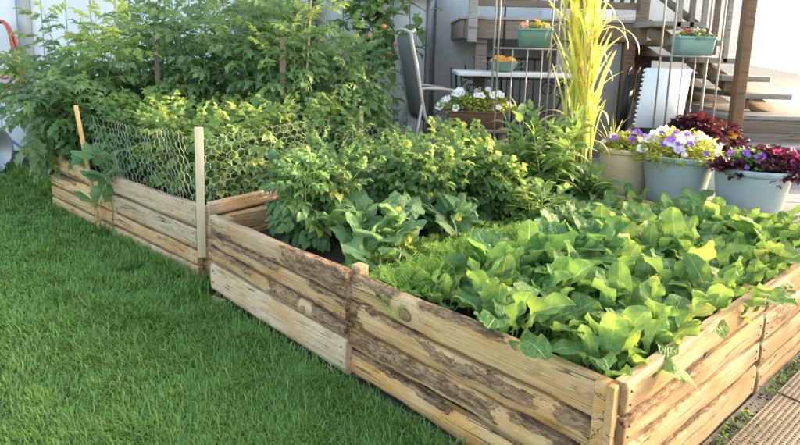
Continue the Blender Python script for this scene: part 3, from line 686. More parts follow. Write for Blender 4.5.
bedb=tag(thing('raised_bed','back raised bed of pale sawn planks wrapped in chicken wire','raised bed',(0,0,0)))
S2,T2=2.46,2.2
n2=Vector((A2.y,-A2.x,0)); n2 = n2 if n2.dot(B2)<0 else -n2
d2=Vector((n2.y,-n2.x,0)); f2=d2.dot(A2)>0
def b2face(s0,s1,rows,off):
    a,b=b2(s0,0),b2(s1,0)
    if not f2: a,b=b,a
    for r in rows:
        zl,zr=(r[0],r[1]) if f2 else (r[1],r[0])
        plank(bedb,a+off,b+off,zl,zr,.034,r[2],r[4] if len(r)>4 else (),(),nx=40,nz=8,wav=.006,bulge=.002,seed=r[3])
b2face(.02,1.22,[((.35,.505),(.36,.50),W_PALE,41),((.205,.344),(.215,.353),W_PALE,42),((.10,.199),(.10,.209),W_TAN,43),((-.01,.094),(-.01,.094),W_PALE,44)],n2*.0)
b2face(1.225,2.45,[((.34,.47),(.36,.50),W_ORANGE,45,[(.4,.9,-.2,.3)]),((.21,.334),(.22,.352),W_ORANGE,46,[(.5,1.1,.7,1.2)]),((.10,.204),(.11,.213),W_ORANGE,47),((-.01,.094),(-.01,.104),W_ORANGE,48)],n2*.006)
m2=Vector((B2.y,-B2.x,0)); m2 = m2 if m2.dot(A2)<0 else -m2
dd=Vector((m2.y,-m2.x,0)); g2=dd.dot(B2)>0
def b2r(rows):
    a,b=b2(0,.03),b2(0,T2)
    if not g2: a,b=b,a
    for z0,z1,mm,sd_ in rows: plank(bedb,a,b,(z0,z1),(z0,z1),.034,mm,(),(),nx=30,nz=6,wav=.005,seed=sd_)
b2r([(.42,.515,W_PALE,51),(.285,.41,W_PALE,52),(.145,.27,W_TAN,53),(-.01,.135,W_TAN,54)])
a,b=b2(0,T2),b2(S2,T2)
for k in range(4): plank(bedb,a,b,(.125*k,.125*k+.12),(.125*k,.125*k+.12),.034,W_TAN,(),(),nx=12,nz=3,seed=61+k)
a,b=b2(S2,0.02),b2(S2,T2)
for k in range(4): plank(bedb,a,b,(.125*k,.125*k+.12),(.125*k,.125*k+.12),.034,W_ORANGE,(),(),nx=12,nz=3,seed=71+k)
for (s,t) in ((.05,.06),(1.22,.06),(2.40,.06),(.05,T2-.06),(2.4,T2-.06)):
    p=b2(s,t); MB().box((-.03,-.03,-.05),(.03,.03,.47)).build('post',W_TAN,bedb,loc=p,bevel=.003)
soil_block('soil',(b2(.04,.04),b2(S2-.04,.04),b2(S2-.04,T2-.04),b2(.04,T2-.04)),.40,bedb)
# stakes of the wire fence
def stake(label, base, top, wd, th, mat=W_STAKE, name='stake', rz=0, pointed=False):
    d=Vector(top)-Vector(base); L=d.length; M=Vector((0,0,1)).rotation_difference(d).to_matrix().to_4x4()
    mb=MB(); mb.box((-wd/2,-th/2,0),(wd/2,th/2,L),Matrix.Rotation(rz,4,'Z')); o=mb.build(name,mat,None,bevel=.002); o.matrix_world=Matrix.Translation(base)@M
    return tag(o,label,'stake')
c0=b2(-.075,-.03); c0=c0+n2*.03
stake('pale flat slat standing at the front corner of the back bed',(c0.x,c0.y,.19),(c0.x+.005,c0.y,1.01),.050,.02,plain('cream_slat',(.66,.53,.36),(.54,.41,.26),5,.8,.2,stretch=(9,9,.6)),'slat_stake',.25)
c1=b2(1.36,-.04)+n2*.04
stake('leaning thin wooden stake by the yellow-tipped tomato',(c1.x,c1.y,.02),(c1.x-.14,c1.y+.02,1.02),.030,.024,W_ORANGE,'wooden_stake',.5)
for lb,(x,y,z0,z1,dx,wd) in {'weathered brown stake among the tall tomatoes at left':(-2.16,5.05,.35,1.62,.0,.04),
    'brown square stake in the middle of the tall tomatoes':(-1.02,4.9,.35,1.58,.0,.05),
    'thin bare stick beside the brown square stake':(-.88,4.95,.35,1.95,.10,.016),
    'short stub of stake at the back of the wire fence':(-.33,4.72,.4,1.03,0,.03)}.items():
    stake(lb,(x,y,z0),(x+dx,y,z1),wd,wd*.7,W_DARK if wd>.03 else W_STAKE,'wooden_stake',.3)
# chicken wire
def chicken(name,label,path,z0,z1,cell=.060,seed=0,sag=.055,cut=None):
    pts=[Vector(p) for p in path]; seg=[(pts[i+1]-pts[i]).length for i in range(len(pts)-1)]; tot=sum(seg)
    def P(u,z):
        for i,l in enumerate(seg):
            if u<=l or i==len(seg)-1: p=pts[i].lerp(pts[i+1],min(1,max(0,u/l))); break
            u-=l
        return p
    mb=MB(); rows=int((z1-z0)/(cell*.9)); cols=int(tot/cell)
    def node(i,j):   # hexagon brick lattice
        u=i*cell*.5; hz=(j*.75*cell*1.1)
        zz=z0+hz+ (cell*.14 if (i+j)%2 else -cell*.14)
        p=P(u,0); w_=sag*noise.noise((p.x*2.2,p.y*2.2+zz*2,seed)); dz=.05*noise.noise((p.x*3,zz*3,seed+4))+.03*noise.noise((p.x*1.1,p.y*1.1,seed+8))*(hz/(z1-z0))
        return Vector((p.x+w_+.026*noise.noise((u*6,zz*6,seed)),p.y+w_*.6,zz+dz))
    r=.0009; nj=int((z1-z0)/(.75*cell*1.1)); ni=int(tot/(cell*.5))
    for j in range(nj):
        for i in range(ni):
            mb.tube([node(i,j),node(i+1,j)],r,3,False)
            if (i+j)%2 and j<nj-1: mb.tube([node(i,j),node(i,j+1)],r*1.3,3,False)
    o=mb.build(name,WIRE); return tag(o,label,'wire fence','chicken wire around the back bed')
fo=n2*.012
chicken('chicken_wire','chicken wire fence along the lawn side of the back bed',[b2(1.40,-.055)+fo,b2(-.03,-.055)+fo],.50,1.03,seed=1)
chicken('chicken_wire','chicken wire fence from the pale slat along the bed gap',[b2(-.06,-.03),b2(-.055,1.1)],.47,1.02,seed=2)
chicken('chicken_wire','sagging chicken wire fence in front of the patio chair',[b2(-.06,1.12),b2(-.08,2.28),b2(-.30,2.62)],.46,.94,cell=.075,seed=3,sag=.06)

# ================================================================== PLANTS
GA=2.39996
def rv(az,el): return np.array((math.cos(az)*math.cos(el),math.sin(az)*math.cos(el),math.sin(el)))
def stem_path(base, az, lean, L, n=7, curve=.5, rs=random):
    """a stem that starts near-upright and leans out along az"""
    p=np.array(base,float); out=[p.copy()]; el=math.pi/2-lean*.5; a=az
    for i in range(n):
        p=p+rv(a,el)*L/n; out.append(p.copy()); el-=curve*lean/n*1.4; a+=rs.uniform(-.25,.25)
    return np.array(out)
def bushy(name,label,cat,base,H,nst,lean,Ts,size,mat,smat,nodes=9,group=None,indiv=None,low=.2,topm=None,topfrac=.25,topT=None,elv=(0.9,-.2),seed=1,rstem=.006,per=1,leafname='leaf',stakes=False,spread=.05,jit=.25):
    rs=random.Random(seed); rg=np.random.default_rng(seed)
    root=thing(name,label,cat,base,0,group)
    st_=MB(); loc=[];dr=[];sz=[];tt=[]
    for k in range(nst):
        az=k*GA+rs.uniform(-.4,.4); ln=lean*rs.uniform(.3,1.25) if k else lean*.15; Ls=H*rs.uniform(.75,1.08)/max(.55,math.cos(ln*.75))
        b0=(spread*rs.uniform(0,1)*math.cos(az),spread*rs.uniform(0,1)*math.sin(az),-.02)
        P=stem_path(b0,az,ln,Ls,8,.5,rs); st_.tube([tuple(p) for p in P],[rstem*(1-.7*i/8) for i in range(9)],5)
        for j in range(nodes):
            f=low+(1-low)*(j+.5*rs.random())/nodes; x=f*8; i=min(7,int(x)); p=P[i]+(P[i+1]-P[i])*(x-i)
            for q in range(per):
                a=j*GA+k*1.7+q*math.pi+rs.uniform(-.5,.5); el=elv[1]+(elv[0]-elv[1])*f**2+rs.uniform(-jit,jit)
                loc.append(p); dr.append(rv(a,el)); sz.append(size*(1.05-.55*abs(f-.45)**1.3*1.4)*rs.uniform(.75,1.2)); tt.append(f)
        # tip
        loc.append(P[-1]); dr.append(rv(az,1.1)); sz.append(size*.55); tt.append(1.)
    loc=np.array(loc);dr=np.array(dr);sz=np.array(sz);tt=np.array(tt)
    st_.build('stem',smat,root,True)
    upv=np.tile((0.,0.,1.),(len(loc),1))+rg.normal(0,.28,(len(loc),3))
    if indiv:
        ms=leafmeshes(indiv,Ts,mat)
        for i in range(len(loc)):
            o=put(leafname,ms[rs.randrange(len(ms))],root); o.matrix_local=frame(Vector(loc[i]),dr[i],upv[i],sz[i])
    else:
        sel=(tt>1-topfrac)&(rg.random(len(tt))<.8) if topm is not None else np.zeros(len(tt),bool)
        for msk,mm,nm,TT in ((~sel,mat,'foliage',Ts),(sel,topm,'young_foliage',topT or Ts)):
            if not msk.any(): continue
            mb=MB(); idx=np.where(msk)[0]; which=rg.integers(0,len(TT),len(idx))
            for q in range(len(TT)):
                ii=idx[which==q]
                if len(ii): mb.inst(TT[q],loc[ii],dr[ii],upv[ii],sz[ii])
            o=mb.build(nm,mm,root,True); o['kind']='stuff'
    return root
SZ=.385
# --- tall tomatoes in the back bed
def tom(label,s,t,H,seed,n=6,top=None,tf=.25,lean=.35,size=.30,dx=0,dy=0):
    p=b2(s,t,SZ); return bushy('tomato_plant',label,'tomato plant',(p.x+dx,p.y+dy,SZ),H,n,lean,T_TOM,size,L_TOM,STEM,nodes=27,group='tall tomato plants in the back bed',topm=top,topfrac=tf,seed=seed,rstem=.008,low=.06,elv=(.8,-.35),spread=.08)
tom('tall tomato plant with sunlit yellow tips at the bed end',2.28,.28,1.40,101,9,L_TOMY,.26,.62,.31)
tom('tomato plant drooping over the orange plank end of the bed',2.40,.12,1.0,111,9,None,.2,.85,.33)
tom('tomato plant filling the far left corner of the back bed',2.36,.95,1.62,102,7,None,.2,.42)
tom('tomato plant behind the yellow-tipped one, against the white siding',1.95,1.15,1.82,103,7,None,.2,.40)
tom('tomato plant around the weathered brown stake',1.62,.95,1.5,104,6,None,.2,.35)
tom('tallest tomato plant against the white shed',1.55,1.7,1.75,105,8,None,.2,.40)
tom('tomato plant left of the brown square stake, before the shed',1.05,1.5,1.68,106,8,None,.2,.40)
tom('tomato plant with a yellow shoot beside the brown square stake',.72,1.35,1.42,107,7,L_TOMY,.10,.35)
tom('tomato plant right of the brown square stake under the window',.58,1.80,1.30,108,6,None,.2,.35)
tom('tomato plant at the shed corner end of the back bed',2.0,1.95,1.75,109,6,None,.2,.38)
tom('lower tomato plant before the grey shed panel',.42,1.95,.95,110,6,None,.2,.35)
# --- bush beans behind the wire
bb=[(.28,.33),(.66,.32),(1.04,.33),(1.42,.32),(1.80,.36),(.35,.62),(.80,.60),(1.22,.62),(1.62,.68),(.26,1.0),(.55,1.0),(.98,1.0),(.24,1.42),(.5,1.4)]
ORD=('first','second','third','fourth','fifth'); cnt={}
for k,(s,t) in enumerate(bb):
    row=('bean row along the lawn-side wire','second bean row from the lawn','third bean row from the lawn','bean row deepest in the back bed')[0 if t<.45 else 1 if t<.85 else 2 if t<1.2 else 3]; cnt[row]=cnt.get(row,0)+1
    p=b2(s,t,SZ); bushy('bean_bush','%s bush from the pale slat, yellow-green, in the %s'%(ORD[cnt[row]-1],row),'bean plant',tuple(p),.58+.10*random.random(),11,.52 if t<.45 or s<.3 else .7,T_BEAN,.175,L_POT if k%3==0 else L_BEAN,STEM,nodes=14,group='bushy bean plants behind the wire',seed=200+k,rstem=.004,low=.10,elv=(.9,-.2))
# --- broad squash leaves between beans and tomatoes
for k,(s,t,lb) in enumerate(((1.30,1.12,'squash plant with broad dark leaves behind the beans'),(.78,1.18,'squash plant with one sunlit yellow leaf by the brown stake'))):
    p=b2(s,t,SZ); bushy('squash_plant',lb,'squash plant',tuple(p),.62,6,.6,T_CUC,.20,L_CUC,STEM_P,nodes=4,group='squash plants in the back bed',indiv='squash_leaf',seed=300+k,low=.45,elv=(.6,-.1))
# --- cucumber escaping over the back bed's side
def cuc(label,base,dirs,size,seed,n=7,group=None,up_=.12,zend=None):
    rs=random.Random(seed); root=thing('cucumber_plant',label,'cucumber plant',base,0,group); ms=leafmeshes('cucumber_leaf',T_CUC,L_CUC); vb=MB(); 
    fm=leafmeshes('cucumber_flower',[T_FLW[0]],P_YEL)
    for (dx,dy,dz) in dirs:
        pts=[(0,0,0)]; 
        for i in range(1,n+1):
            f=i/n; pts.append((dx*f+rs.uniform(-.03,.03),dy*f+rs.uniform(-.03,.03),dz*f+up_*math.sin(math.pi*f)+rs.uniform(-.015,.015)))
        vb.tube(pts,.005,5)
        for i in range(1,n+1):
            for q in range(2 if i%2 else 1):
                o=put('leaf',ms[rs.randrange(len(ms))],root); a=rs.uniform(0,6.28); sc=size*rs.uniform(.65,1.15)
                o.matrix_local=frame(Vector(pts[i]),rv(a,.55+rs.uniform(-.2,.3)),(rs.uniform(-.5,.3),rs.uniform(-.7,.1),1),sc)
            if rs.random()<.08:
                o=put('flower',fm[0],root); o.matrix_local=frame(Vector(pts[i])+Vector((rs.uniform(-.04,.04),rs.uniform(-.06,0),.06)),(1,0,.2),(0,-.7,1),.035)
    vb.build('vine',STEM_P,root,True); return root
P_YEL=leafm('yellow_petal',(.80,.58,.03),(.85,.66,.08),(.9,.7,.1),.3)
p=b2(1.25,.06,.46); cuc('cucumber vine spilling over the side of the back bed',tuple(p),[(-.10,-.16,-.18),(.04,-.14,-.34),(-.22,-.05,.10)],.15,401,5)
p=b1(1.62,.52,SZ); cuc('cucumber plant with big pale leaves at the middle of the front bed',tuple(p),[(-.10,-.20,.05),(.12,-.25,.02),(-.25,.05,.12),(.16,.02,.16),(.05,-.38,.0)],.155,402,6)
p=b1(1.60,1.0,SZ); cuc('cucumber plant behind the carrot row in the front bed',tuple(p),[(.20,-.05,.10),(-.15,.0,.16),(.05,-.18,.06)],.13,403,5)
p=b1(1.25,1.85,SZ); cuc('cucumber plant sprawling near the back edge, before the beige pot',tuple(p),[(.30,-.10,.04),(-.20,.05,.10),(.15,.15,.05),(-.1,-.25,.05),(.35,.1,.03)],.12,404,6,up_=.06)
# --- potatoes / tomatoes at the far left of the front bed
pots=[(2.20,.50,.54,'potato plant at the far bed edge behind the corner one',True,.165),(2.00,.34,.52,'full potato plant over bare soil at the far left corner',True,.175),(1.98,.92,.48,'potato plant behind the left cucumber leaves',True,.17),
      (2.20,1.35,.52,'potato plant at the middle of the far bed edge',False,.20),(1.85,1.18,.50,'potato plant behind the big cucumber leaves',False,.20),
      (2.22,1.85,.50,'potato plant below the white petunia trough',False,.20),(1.78,1.55,.48,'potato plant left of the tall broad-leaved plant',False,.19),
      (2.05,2.2,.46,'potato plant in the back corner of the front bed',False,.19)]
for k,(s,t,H,lb,ind,sz) in enumerate(pots):
    p=b1(s,t,SZ); bushy('potato_plant',lb,'potato plant',tuple(p),H,11,.60 if k<2 else .70,T_POT,sz,L_POT,STEM,nodes=16 if ind else 13,group='potato plants in the front bed',indiv='potato_leaf' if ind else None,topm=L_BEAN,topfrac=.2,seed=500+k,rstem=.006,low=.12,elv=(.7,-.45))
# --- tall broad-leaved plants by the corn
for k,(s,t,H,lb,n) in enumerate(((1.62,2.02,.72,'tall broad-leaved plant rising in front of the corn',11),(1.45,2.22,.30,'broad-leaved plant right of the tall one, before the beige pot',6),(1.72,1.72,.50,'broad-leaved plant left below the tall one',5),(1.30,1.45,.36,'low broad-leaved plant between carrots and the radish rows',5))):
    p=b1(s,t,SZ); bushy('broad_leaved_plant',lb,'plant',tuple(p),H,n,.55,T_ZIN,.20 if k<3 else .14,L_ZIN,STEM_P,nodes=9,group='broad-leaved plants in the front bed',indiv='broad_leaf',seed=600+k,rstem=.005,low=.25,elv=(.8,-.1),per=2)
# --- carrots
rs=random.Random(5); k=0
crows=[(.98,[.06+.105*i for i in range(12)]),(1.10,[.10+.105*i for i in range(12)]),(1.19,[.55+.105*i for i in range(8)]),(1.40,[.10+.11*i for i in range(12)])]
for s0,ts in crows:
    for t0 in ts:
        s=s0+rs.uniform(-.025,.025); t=t0+rs.uniform(-.03,.03); p=b1(s,t,.385); far=s0>1.3
        root=thing('carrot_plant','feathery carrot top in the sparse row by bare soil' if far else 'feathery carrot top in the %s carrot row from the radishes, %s'%(ORD[crows.index((s0,ts))],'at the plank end' if t0<.5 else 'in its middle' if t0<.95 else 'at its far end'),'carrot plant',tuple(p),0,'sparse carrot row' if far else 'dense carrot rows')
        n=15 if not far else 9; loc=np.zeros((n,3)); az=np.arange(n)*GA+rs.random()*6; el=np.array([rs.uniform(.55,1.35) for _ in range(n)])
        dr=np.stack([np.cos(az)*np.cos(el),np.sin(az)*np.cos(el),np.sin(el)],1); sz=np.array([rs.uniform(.11,.20) for _ in range(n)])*(.7 if far else 1)
        loc[:,:2]=dr[:,:2]*.01; mb=MB(); wh=np.array([rs.randrange(4) for _ in range(n)])
        upv=np.tile((0.,0.,1.),(n,1))+rng.normal(0,.2,(n,3))
        for q in range(4):
            ii=np.where(wh==q)[0]
            if len(ii): mb.inst(T_FROND[q],loc[ii],dr[ii],upv[ii],sz[ii])
        o=mb.build('fronds',L_CAR,root,True); o['kind']='stuff'
# --- leafy radishes and chard, every leaf its own piece
def rosette(name,label,cat,group,p,n,size,key,Ts,mat,seed,elo=.35,ehi=1.25):
    rs=random.Random(seed); root=thing(name,label,cat,tuple(p),0,group); ms=leafmeshes(key,Ts,mat)
    for i in range(n):
        f=i/(n-1); a=i*GA+rs.uniform(-.3,.3); el=elo+(ehi-elo)*f**.8+rs.uniform(-.15,.15)
        o=put('leaf',ms[rs.randrange(len(ms))],root); o.matrix_local=frame(Vector((math.cos(a)*.012,math.sin(a)*.012,0)),rv(a,el),(rs.uniform(-.35,.35),rs.uniform(-.35,.35),1),size*rs.uniform(.6,1.2)*(1-.3*f**3))
    return root
def lab_(i,t):
    seg='at the near corner end' if t<.7 else 'halfway along' if t<1.5 else 'at the end nearest the pots'
    return ('radish drooping leaves over the sunny plank side, ','radish in the second leafy row from the sunny side, ','radish in the third leafy row from the sunny side, ','radish in the fourth leafy row from the sunny side, ','radish in the leafy row next to the carrots, ')[i]+seg
rs=random.Random(11); k=0
for i,s0 in enumerate((.12,.28,.45,.62,.79)):
    for j in range(15):
        t0=.12+.158*j+.07*(i%2)
        if t0>2.34: continue
        s=s0+rs.uniform(-.05,.05); t=t0+rs.uniform(-.05,.05); p=b1(s,t,.385); edge=i==0; big=rs.random()
        if (i>=3 and .30<t0<1.25):
            rosette('chard_plant','glossy broad-leaved chard in the %s, %s'%('fourth leafy row from the sunny side' if i==3 else 'leafy row next to the carrots','left half' if t0<.75 else 'right half'),'chard','chard plants among the radishes',p,12,.165+.07*big,'chard_leaf',T_CHARD,L_CHARD,700+k,.75,1.5)
        else:
            rosette('radish_plant',lab_(i,t0),'radish','leafy radishes in rows',p,13,.13+.070*big,'radish_leaf',T_RAD,L_RAD,700+k,.65 if edge else .75,1.5)
        k+=1
for k,(s,t) in enumerate(((.93,1.5),(.95,1.75),(.92,2.0),(.95,2.25),(1.1,2.3),(1.12,2.05),(1.12,1.6))):
    rosette('radish_plant','small leafy radish plant at the back right of the bed','radish','small radishes at the back right',b1(s,t,.385),12,.145,'radish_leaf',T_RAD,L_RAD,900+k,.6,1.4)
# --- tall yellow corn clump
def corn(label,base,seed):
    rs=random.Random(seed); root=thing('corn_clump',label,'corn',base); stalks=MB()
    strap=lambda t:.036*math.sin(math.pi*min(1,.12+.88*t))**.6+.001 if t<1 else .001
    Ts=[blade(lambda t:strap(t),16,1,.5,b,.006,3,0,seed=30+k) for k,b in enumerate((.45,.9,1.8,3.2,.25))]
    ms=leafmeshes('corn_leaf',Ts,L_CORN); md=leafmeshes('corn_leaf_dry',Ts,L_CORND)
    for k in range(15):
        a=k*GA; r0=.14*rs.random()**.5; x,y=r0*math.cos(a)*.75,r0*math.sin(a)*.6; H=rs.uniform(1.25,1.95); dx=rs.uniform(-.12,.02)
        pts=[(x+dx*f**1.5,y,H*f) for f in (0,.25,.5,.75,1)]
        stalks.tube(pts,[.010,.010,.009,.007,.004],6)
        for j in range(8):
            f=.22+.78*j/7; p=Vector((x+dx*f**1.5,y,H*f)); az=(j%2)*math.pi+rs.uniform(-.7,.7); dry=rs.random()<.16
            m=(md if dry else ms)[rs.choice((0,0,4,4,0,4,1) if not dry else (2,3,2,3))]
            o=put('leaf',m,root); o.matrix_local=frame(p,rv(az,rs.uniform(1.22,1.48)),rv(az+math.pi,.3),rs.uniform(.36,.62))
    stalks.build('stalk',plain('corn_stalk',(.55,.50,.12),(.40,.38,.08),14,.6,stretch=(1,1,.2)),root,True)
    return root
corn('tall sunlit yellow corn clump behind the front bed',(1.345,4.22,.40),41)

# ================================================================== POTS, FURNITURE AND SMALL THINGS
def pot(name,label,base,r,h,mat,taper=.80,sy=1.0,soil=True,group=None,cat='pot'):
    root=thing(name,label,cat,base,random.uniform(0,1) if sy==1 else 0,group)
    prof=[(0.001,.0),(r*taper*.96,.0),(r*taper,.012)]
    for k in range(1,8): f=k/8; prof.append((r*(taper+(1-taper)*f*.94),h*.86*f))
    prof+=[(r*.955,h*.865),(r*.955,h*.88),(r*1.0,h*.885),(r*1.02,h*.90),(r*1.025,h*.97),(r*1.0,h),(r*.965,h*.995),(r*.94,h*.95),(r*.90,h*.80),(.001,h*.79)]
    MB().lathe(prof,40,sy).build('body',mat,root,True)
    if soil: MB().lathe([(r*.915,h*.84),(r*.5,h*.87),(.001,h*.88)],24,sy).build('soil',SOIL,root,True)
    return root
def trough(name,label,base,L,W,H,mat,rz=0,group=None,parentparts=True):
    root=thing(name,label,'planter',base,rz,group); mb=MB(); n=5
    def ring(l,w,z,rr):
        P=[]; 
        for cx,cy,a0 in ((l/2-rr,w/2-rr,0),(-l/2+rr,w/2-rr,90),(-l/2+rr,-w/2+rr,180),(l/2-rr,-w/2+rr,270)):
            for q in range(n): a=R_(a0+90*q/(n-1)); P.append((cx+rr*math.cos(a),cy+rr*math.sin(a),z))
        return P
    rings=[ring(L*.86,W*.78,0,.02),ring(L*.95,W*.92,H*.84,.025),ring(L*.95,W*.92,H*.845,.025),ring(L,W,H*.86,.03),ring(L,W,H,.03),ring(L*.95,W*.9,H,.025),ring(L*.92,W*.86,H*.75,.02)]
    V=[p for r in rings for p in r]; m=len(rings[0]); Fc=[(i*m+k,i*m+(k+1)%m,(i+1)*m+(k+1)%m,(i+1)*m+k) for i in range(len(rings)-1) for k in range(m)]
    Fc.append(tuple(range(m-1,-1,-1))); Fc.append(tuple((len(rings)-1)*m+k for k in range(m)))
    mb.add(V,Fc); mb.build('body',mat,root)
    so_=ring(L*.925,W*.865,H*.86,.02); MB().add(so_,[tuple(range(m))]).build('soil',SOIL,root); return root
FM={}
def fmesh(nm,mat):
    if nm not in FM: FM[nm]=[tmesh(t,nm,mat) for t in T_FLW]
    return FM[nm]
def bedding(name,label,cat,base,rx,ry,h,nleaf,lmat,lsize,flowers,seed,Ts=T_SM,group=None,droop=.25,spikes=None,smat=STEM,indiv=None):
    """mounded bedding plant: thin stems, small leaves through the volume, flowers on the outside"""
    rs=random.Random(seed); rg=np.random.default_rng(seed); root=thing(name,label,cat,base,0,group); st_=MB(); loc=[];dr=[];sz=[]
    for k in range(40):
        a=k*GA; f=math.sqrt((k+.5)/40); e=Vector((rx*f*math.cos(a),ry*f*math.sin(a),h*(1-.75*f*f)*rs.uniform(.75,1.1)-droop*max(0,f-.75)))
        m_=Vector((e.x*.45,e.y*.45,e.z*.65+.02)); st_.tube([(e.x*.2,e.y*.2,-.01),tuple(m_),tuple(e)],[.004,.003,.002],4)
    for i in range(nleaf):
        a=rs.uniform(0,6.28); f=math.sqrt(rs.random()); g=rs.random()**.45
        z=g*h*(1-.72*f*f)-droop*max(0,f-.72)*(1-.3*g); fr=f*(.55+.45*g) if f<.8 else f
        loc.append((rx*fr*math.cos(a),ry*fr*math.sin(a),max(z,-droop*.5))); dr.append(rv(a+rs.uniform(-1,1),rs.uniform(-.3,.9))); sz.append(lsize*rs.uniform(.6,1.25))
    loc=np.array(loc);dr=np.array(dr);sz=np.array(sz); upv=np.tile((0.,0.,1.),(len(loc),1))+rg.normal(0,.4,(len(loc),3))
    st_.build('stems',smat,root,True)
    mb=MB(); wh=rg.integers(0,len(Ts),len(loc))
    for q in range(len(Ts)):
        ii=np.where(wh==q)[0]
        if len(ii): mb.inst(Ts[q],loc[ii],dr[ii],upv[ii],sz[ii])
    o=mb.build('foliage',lmat,root,True); o['kind']='stuff'
    for (nm,mat,cnt,fs,zone) in flowers:
        ms=fmesh(nm,mat)
        for i in range(cnt):
            a=rs.uniform(zone[0],zone[1]); f=rs.uniform(.15,1.0)**.6; z=h*(1-.72*f*f)*rs.uniform(.9,1.15)+.015-droop*max(0,f-.75)
            q=Vector((rx*f*math.cos(a),ry*f*math.sin(a),z)); o=put('flower',ms[rs.randrange(3)],root)
            nrm=Vector((math.cos(a)*f*.7+rs.uniform(-.3,.3),math.sin(a)*f*.7-.55+rs.uniform(-.3,.3),.75)); d_=nrm.orthogonal()
            o.matrix_local=frame(q,d_,nrm,fs*rs.uniform(.75,1.2))
    return root
P_MAG=leafm('magenta_petal',(.42,.03,.22),(.55,.06,.32),(.6,.1,.4),.3)
POTB=plain('beige_plastic',(.52,.42,.28),(.46,.37,.245),4,.55,.08,spots=.42); POTG=plain('grey_blue_plastic',(.28,.335,.335),(.24,.29,.29),4,.55,.08,spots=.42); POTG2=plain('pale_blue_plastic',(.27,.325,.33),(.235,.285,.29),4,.55,.08,spots=.42)
PI2=math.pi*2
pp=[(1.83,4.52,.21,.36),(2.09,4.20,.245,.37),(2.42,3.82,.235,.36)]
pot('flower_pot','round beige plastic pot behind the back edge of bed',(pp[0][0],pp[0][1],DZ),pp[0][2],pp[0][3],POTB,.84)
pot('flower_pot','grey-blue pot of white petunias, middle of the three big pots',(pp[1][0],pp[1][1],DZ),pp[1][2],pp[1][3],POTG,.78)
pot('flower_pot','pale blue-grey pot holding burgundy foliage at the right',(pp[2][0],pp[2][1],DZ),pp[2][2],pp[2][3],POTG2,.80)
bedding('petunia_plant','yellow-green petunias with purple and white blooms in the beige pot','petunia',(pp[0][0],pp[0][1],DZ+.31),.22,.20,.16,420,L_FLOWER,.06,[('petunia_purple',P_PURP,14,.06,(0,PI2)),('petunia_white',P_WHITE,5,.065,(0,PI2))],71,droop=.08)
bedding('petunia_plant','mound of white petunias with lilac blooms in the middle pot','petunia',(pp[1][0],pp[1][1],DZ+.32),  .31,.26,.22,950,L_FLOWER,.055,[('petunia_white',P_WHITE,34,.075,(0,PI2)),('petunia_lilac',P_LILAC,18,.055,(2.5,6.0)),('petunia_purple',P_PURP,12,.055,(2.5,5.2))],72,droop=.2)
bedding('coleus_plant','burgundy ruffled foliage crowding the right side of the right pot','coleus',(pp[2][0]+.13,pp[2][1]-.02,DZ+.32),.24,.20,.17,330,L_RED,.085,[('salvia_red',P_RED,9,.05,(4.2,6.4)),('petunia_magenta',P_MAG,12,.055,(3.4,6.6))],73,Ts=T_RUF,droop=.22,smat=STEM_R)
bedding('coleus_plant','small burgundy foliage at the left rim of the right pot','coleus',(pp[2][0]-.20,pp[2][1]-.06,DZ+.33),.10,.09,.09,90,L_RED,.07,[],74,Ts=T_RUF,droop=.12,smat=STEM_R)
bedding('lobelia_plant','green trailing lobelia with purple-blue blooms in the right pot','lobelia',(pp[2][0]-.06,pp[2][1]-.03,DZ+.33),.16,.15,.15,330,L_VINE,.045,[('lobelia_purple',P_PURP,20,.038,(2.6,6.0))],75,droop=.16)
# spiky grass in the beige pot
def spikes(label,base,seed,n=16,L=.30):
    rs=random.Random(seed); root=thing('spike_grass',label,'grass',base); T=[blade(lambda t:.022*(1-t)**.7+.001,8,1,.4,b,0,2,0,seed=5) for b in (.2,.7)]; ms=leafmeshes('spike_blade',T,L_CORN)
    for i in range(n): o=put('blade',ms[rs.randrange(2)],root); a=i*GA; o.matrix_local=frame(Vector((0,0,0)),rv(a,rs.uniform(.85,1.45)),rv(a+math.pi,.2),L*rs.uniform(.7,1.1))
    return root
spikes('spiky yellow grass tuft rising from the beige pot',(pp[0][0]-.10,pp[0][1]+.05,DZ+.32),81)
# white petunia trough on a stool behind the wire
stl=tag(thing('stool','low dark wooden stool under the white petunia trough','stool',(.70,5.35,DZ)))
MB().box((-.30,-.14,.34),(.30,.14,.37)).build('seat',W_DARK,stl,bevel=.004)
for sx in(-1,1):
    for sy in(-1,1): MB().box((sx*.26-.02,sy*.10-.02,0),(sx*.26+.02,sy*.10+.02,.34)).build('leg',W_DARK,stl)
TRB=plain('brown_plastic',(.16,.085,.05),(.11,.06,.035),6,.5,.05); TGR=plain('green_plastic',(.13,.24,.20),(.10,.195,.165),6,.5,.05); TTE=plain('teal_plastic',(.20,.34,.33),(.165,.29,.28),6,.5,.05); TWH=plain('white_plastic',(.74,.75,.76),(.66,.67,.69),6,.5,.05)
trough('trough_planter','brown trough planter under yellow-green white petunias',(.70,5.35,DZ+.37),.56,.20,.17,TRB)
bedding('petunia_plant','white petunias over bright yellow-green foliage in the brown trough','petunia',(.70,5.35,DZ+.37+.15),.36,.16,.21,520,L_FLOWER,.06,[('petunia_white',P_WHITE,26,.085,(0,PI2))],76,droop=.10)
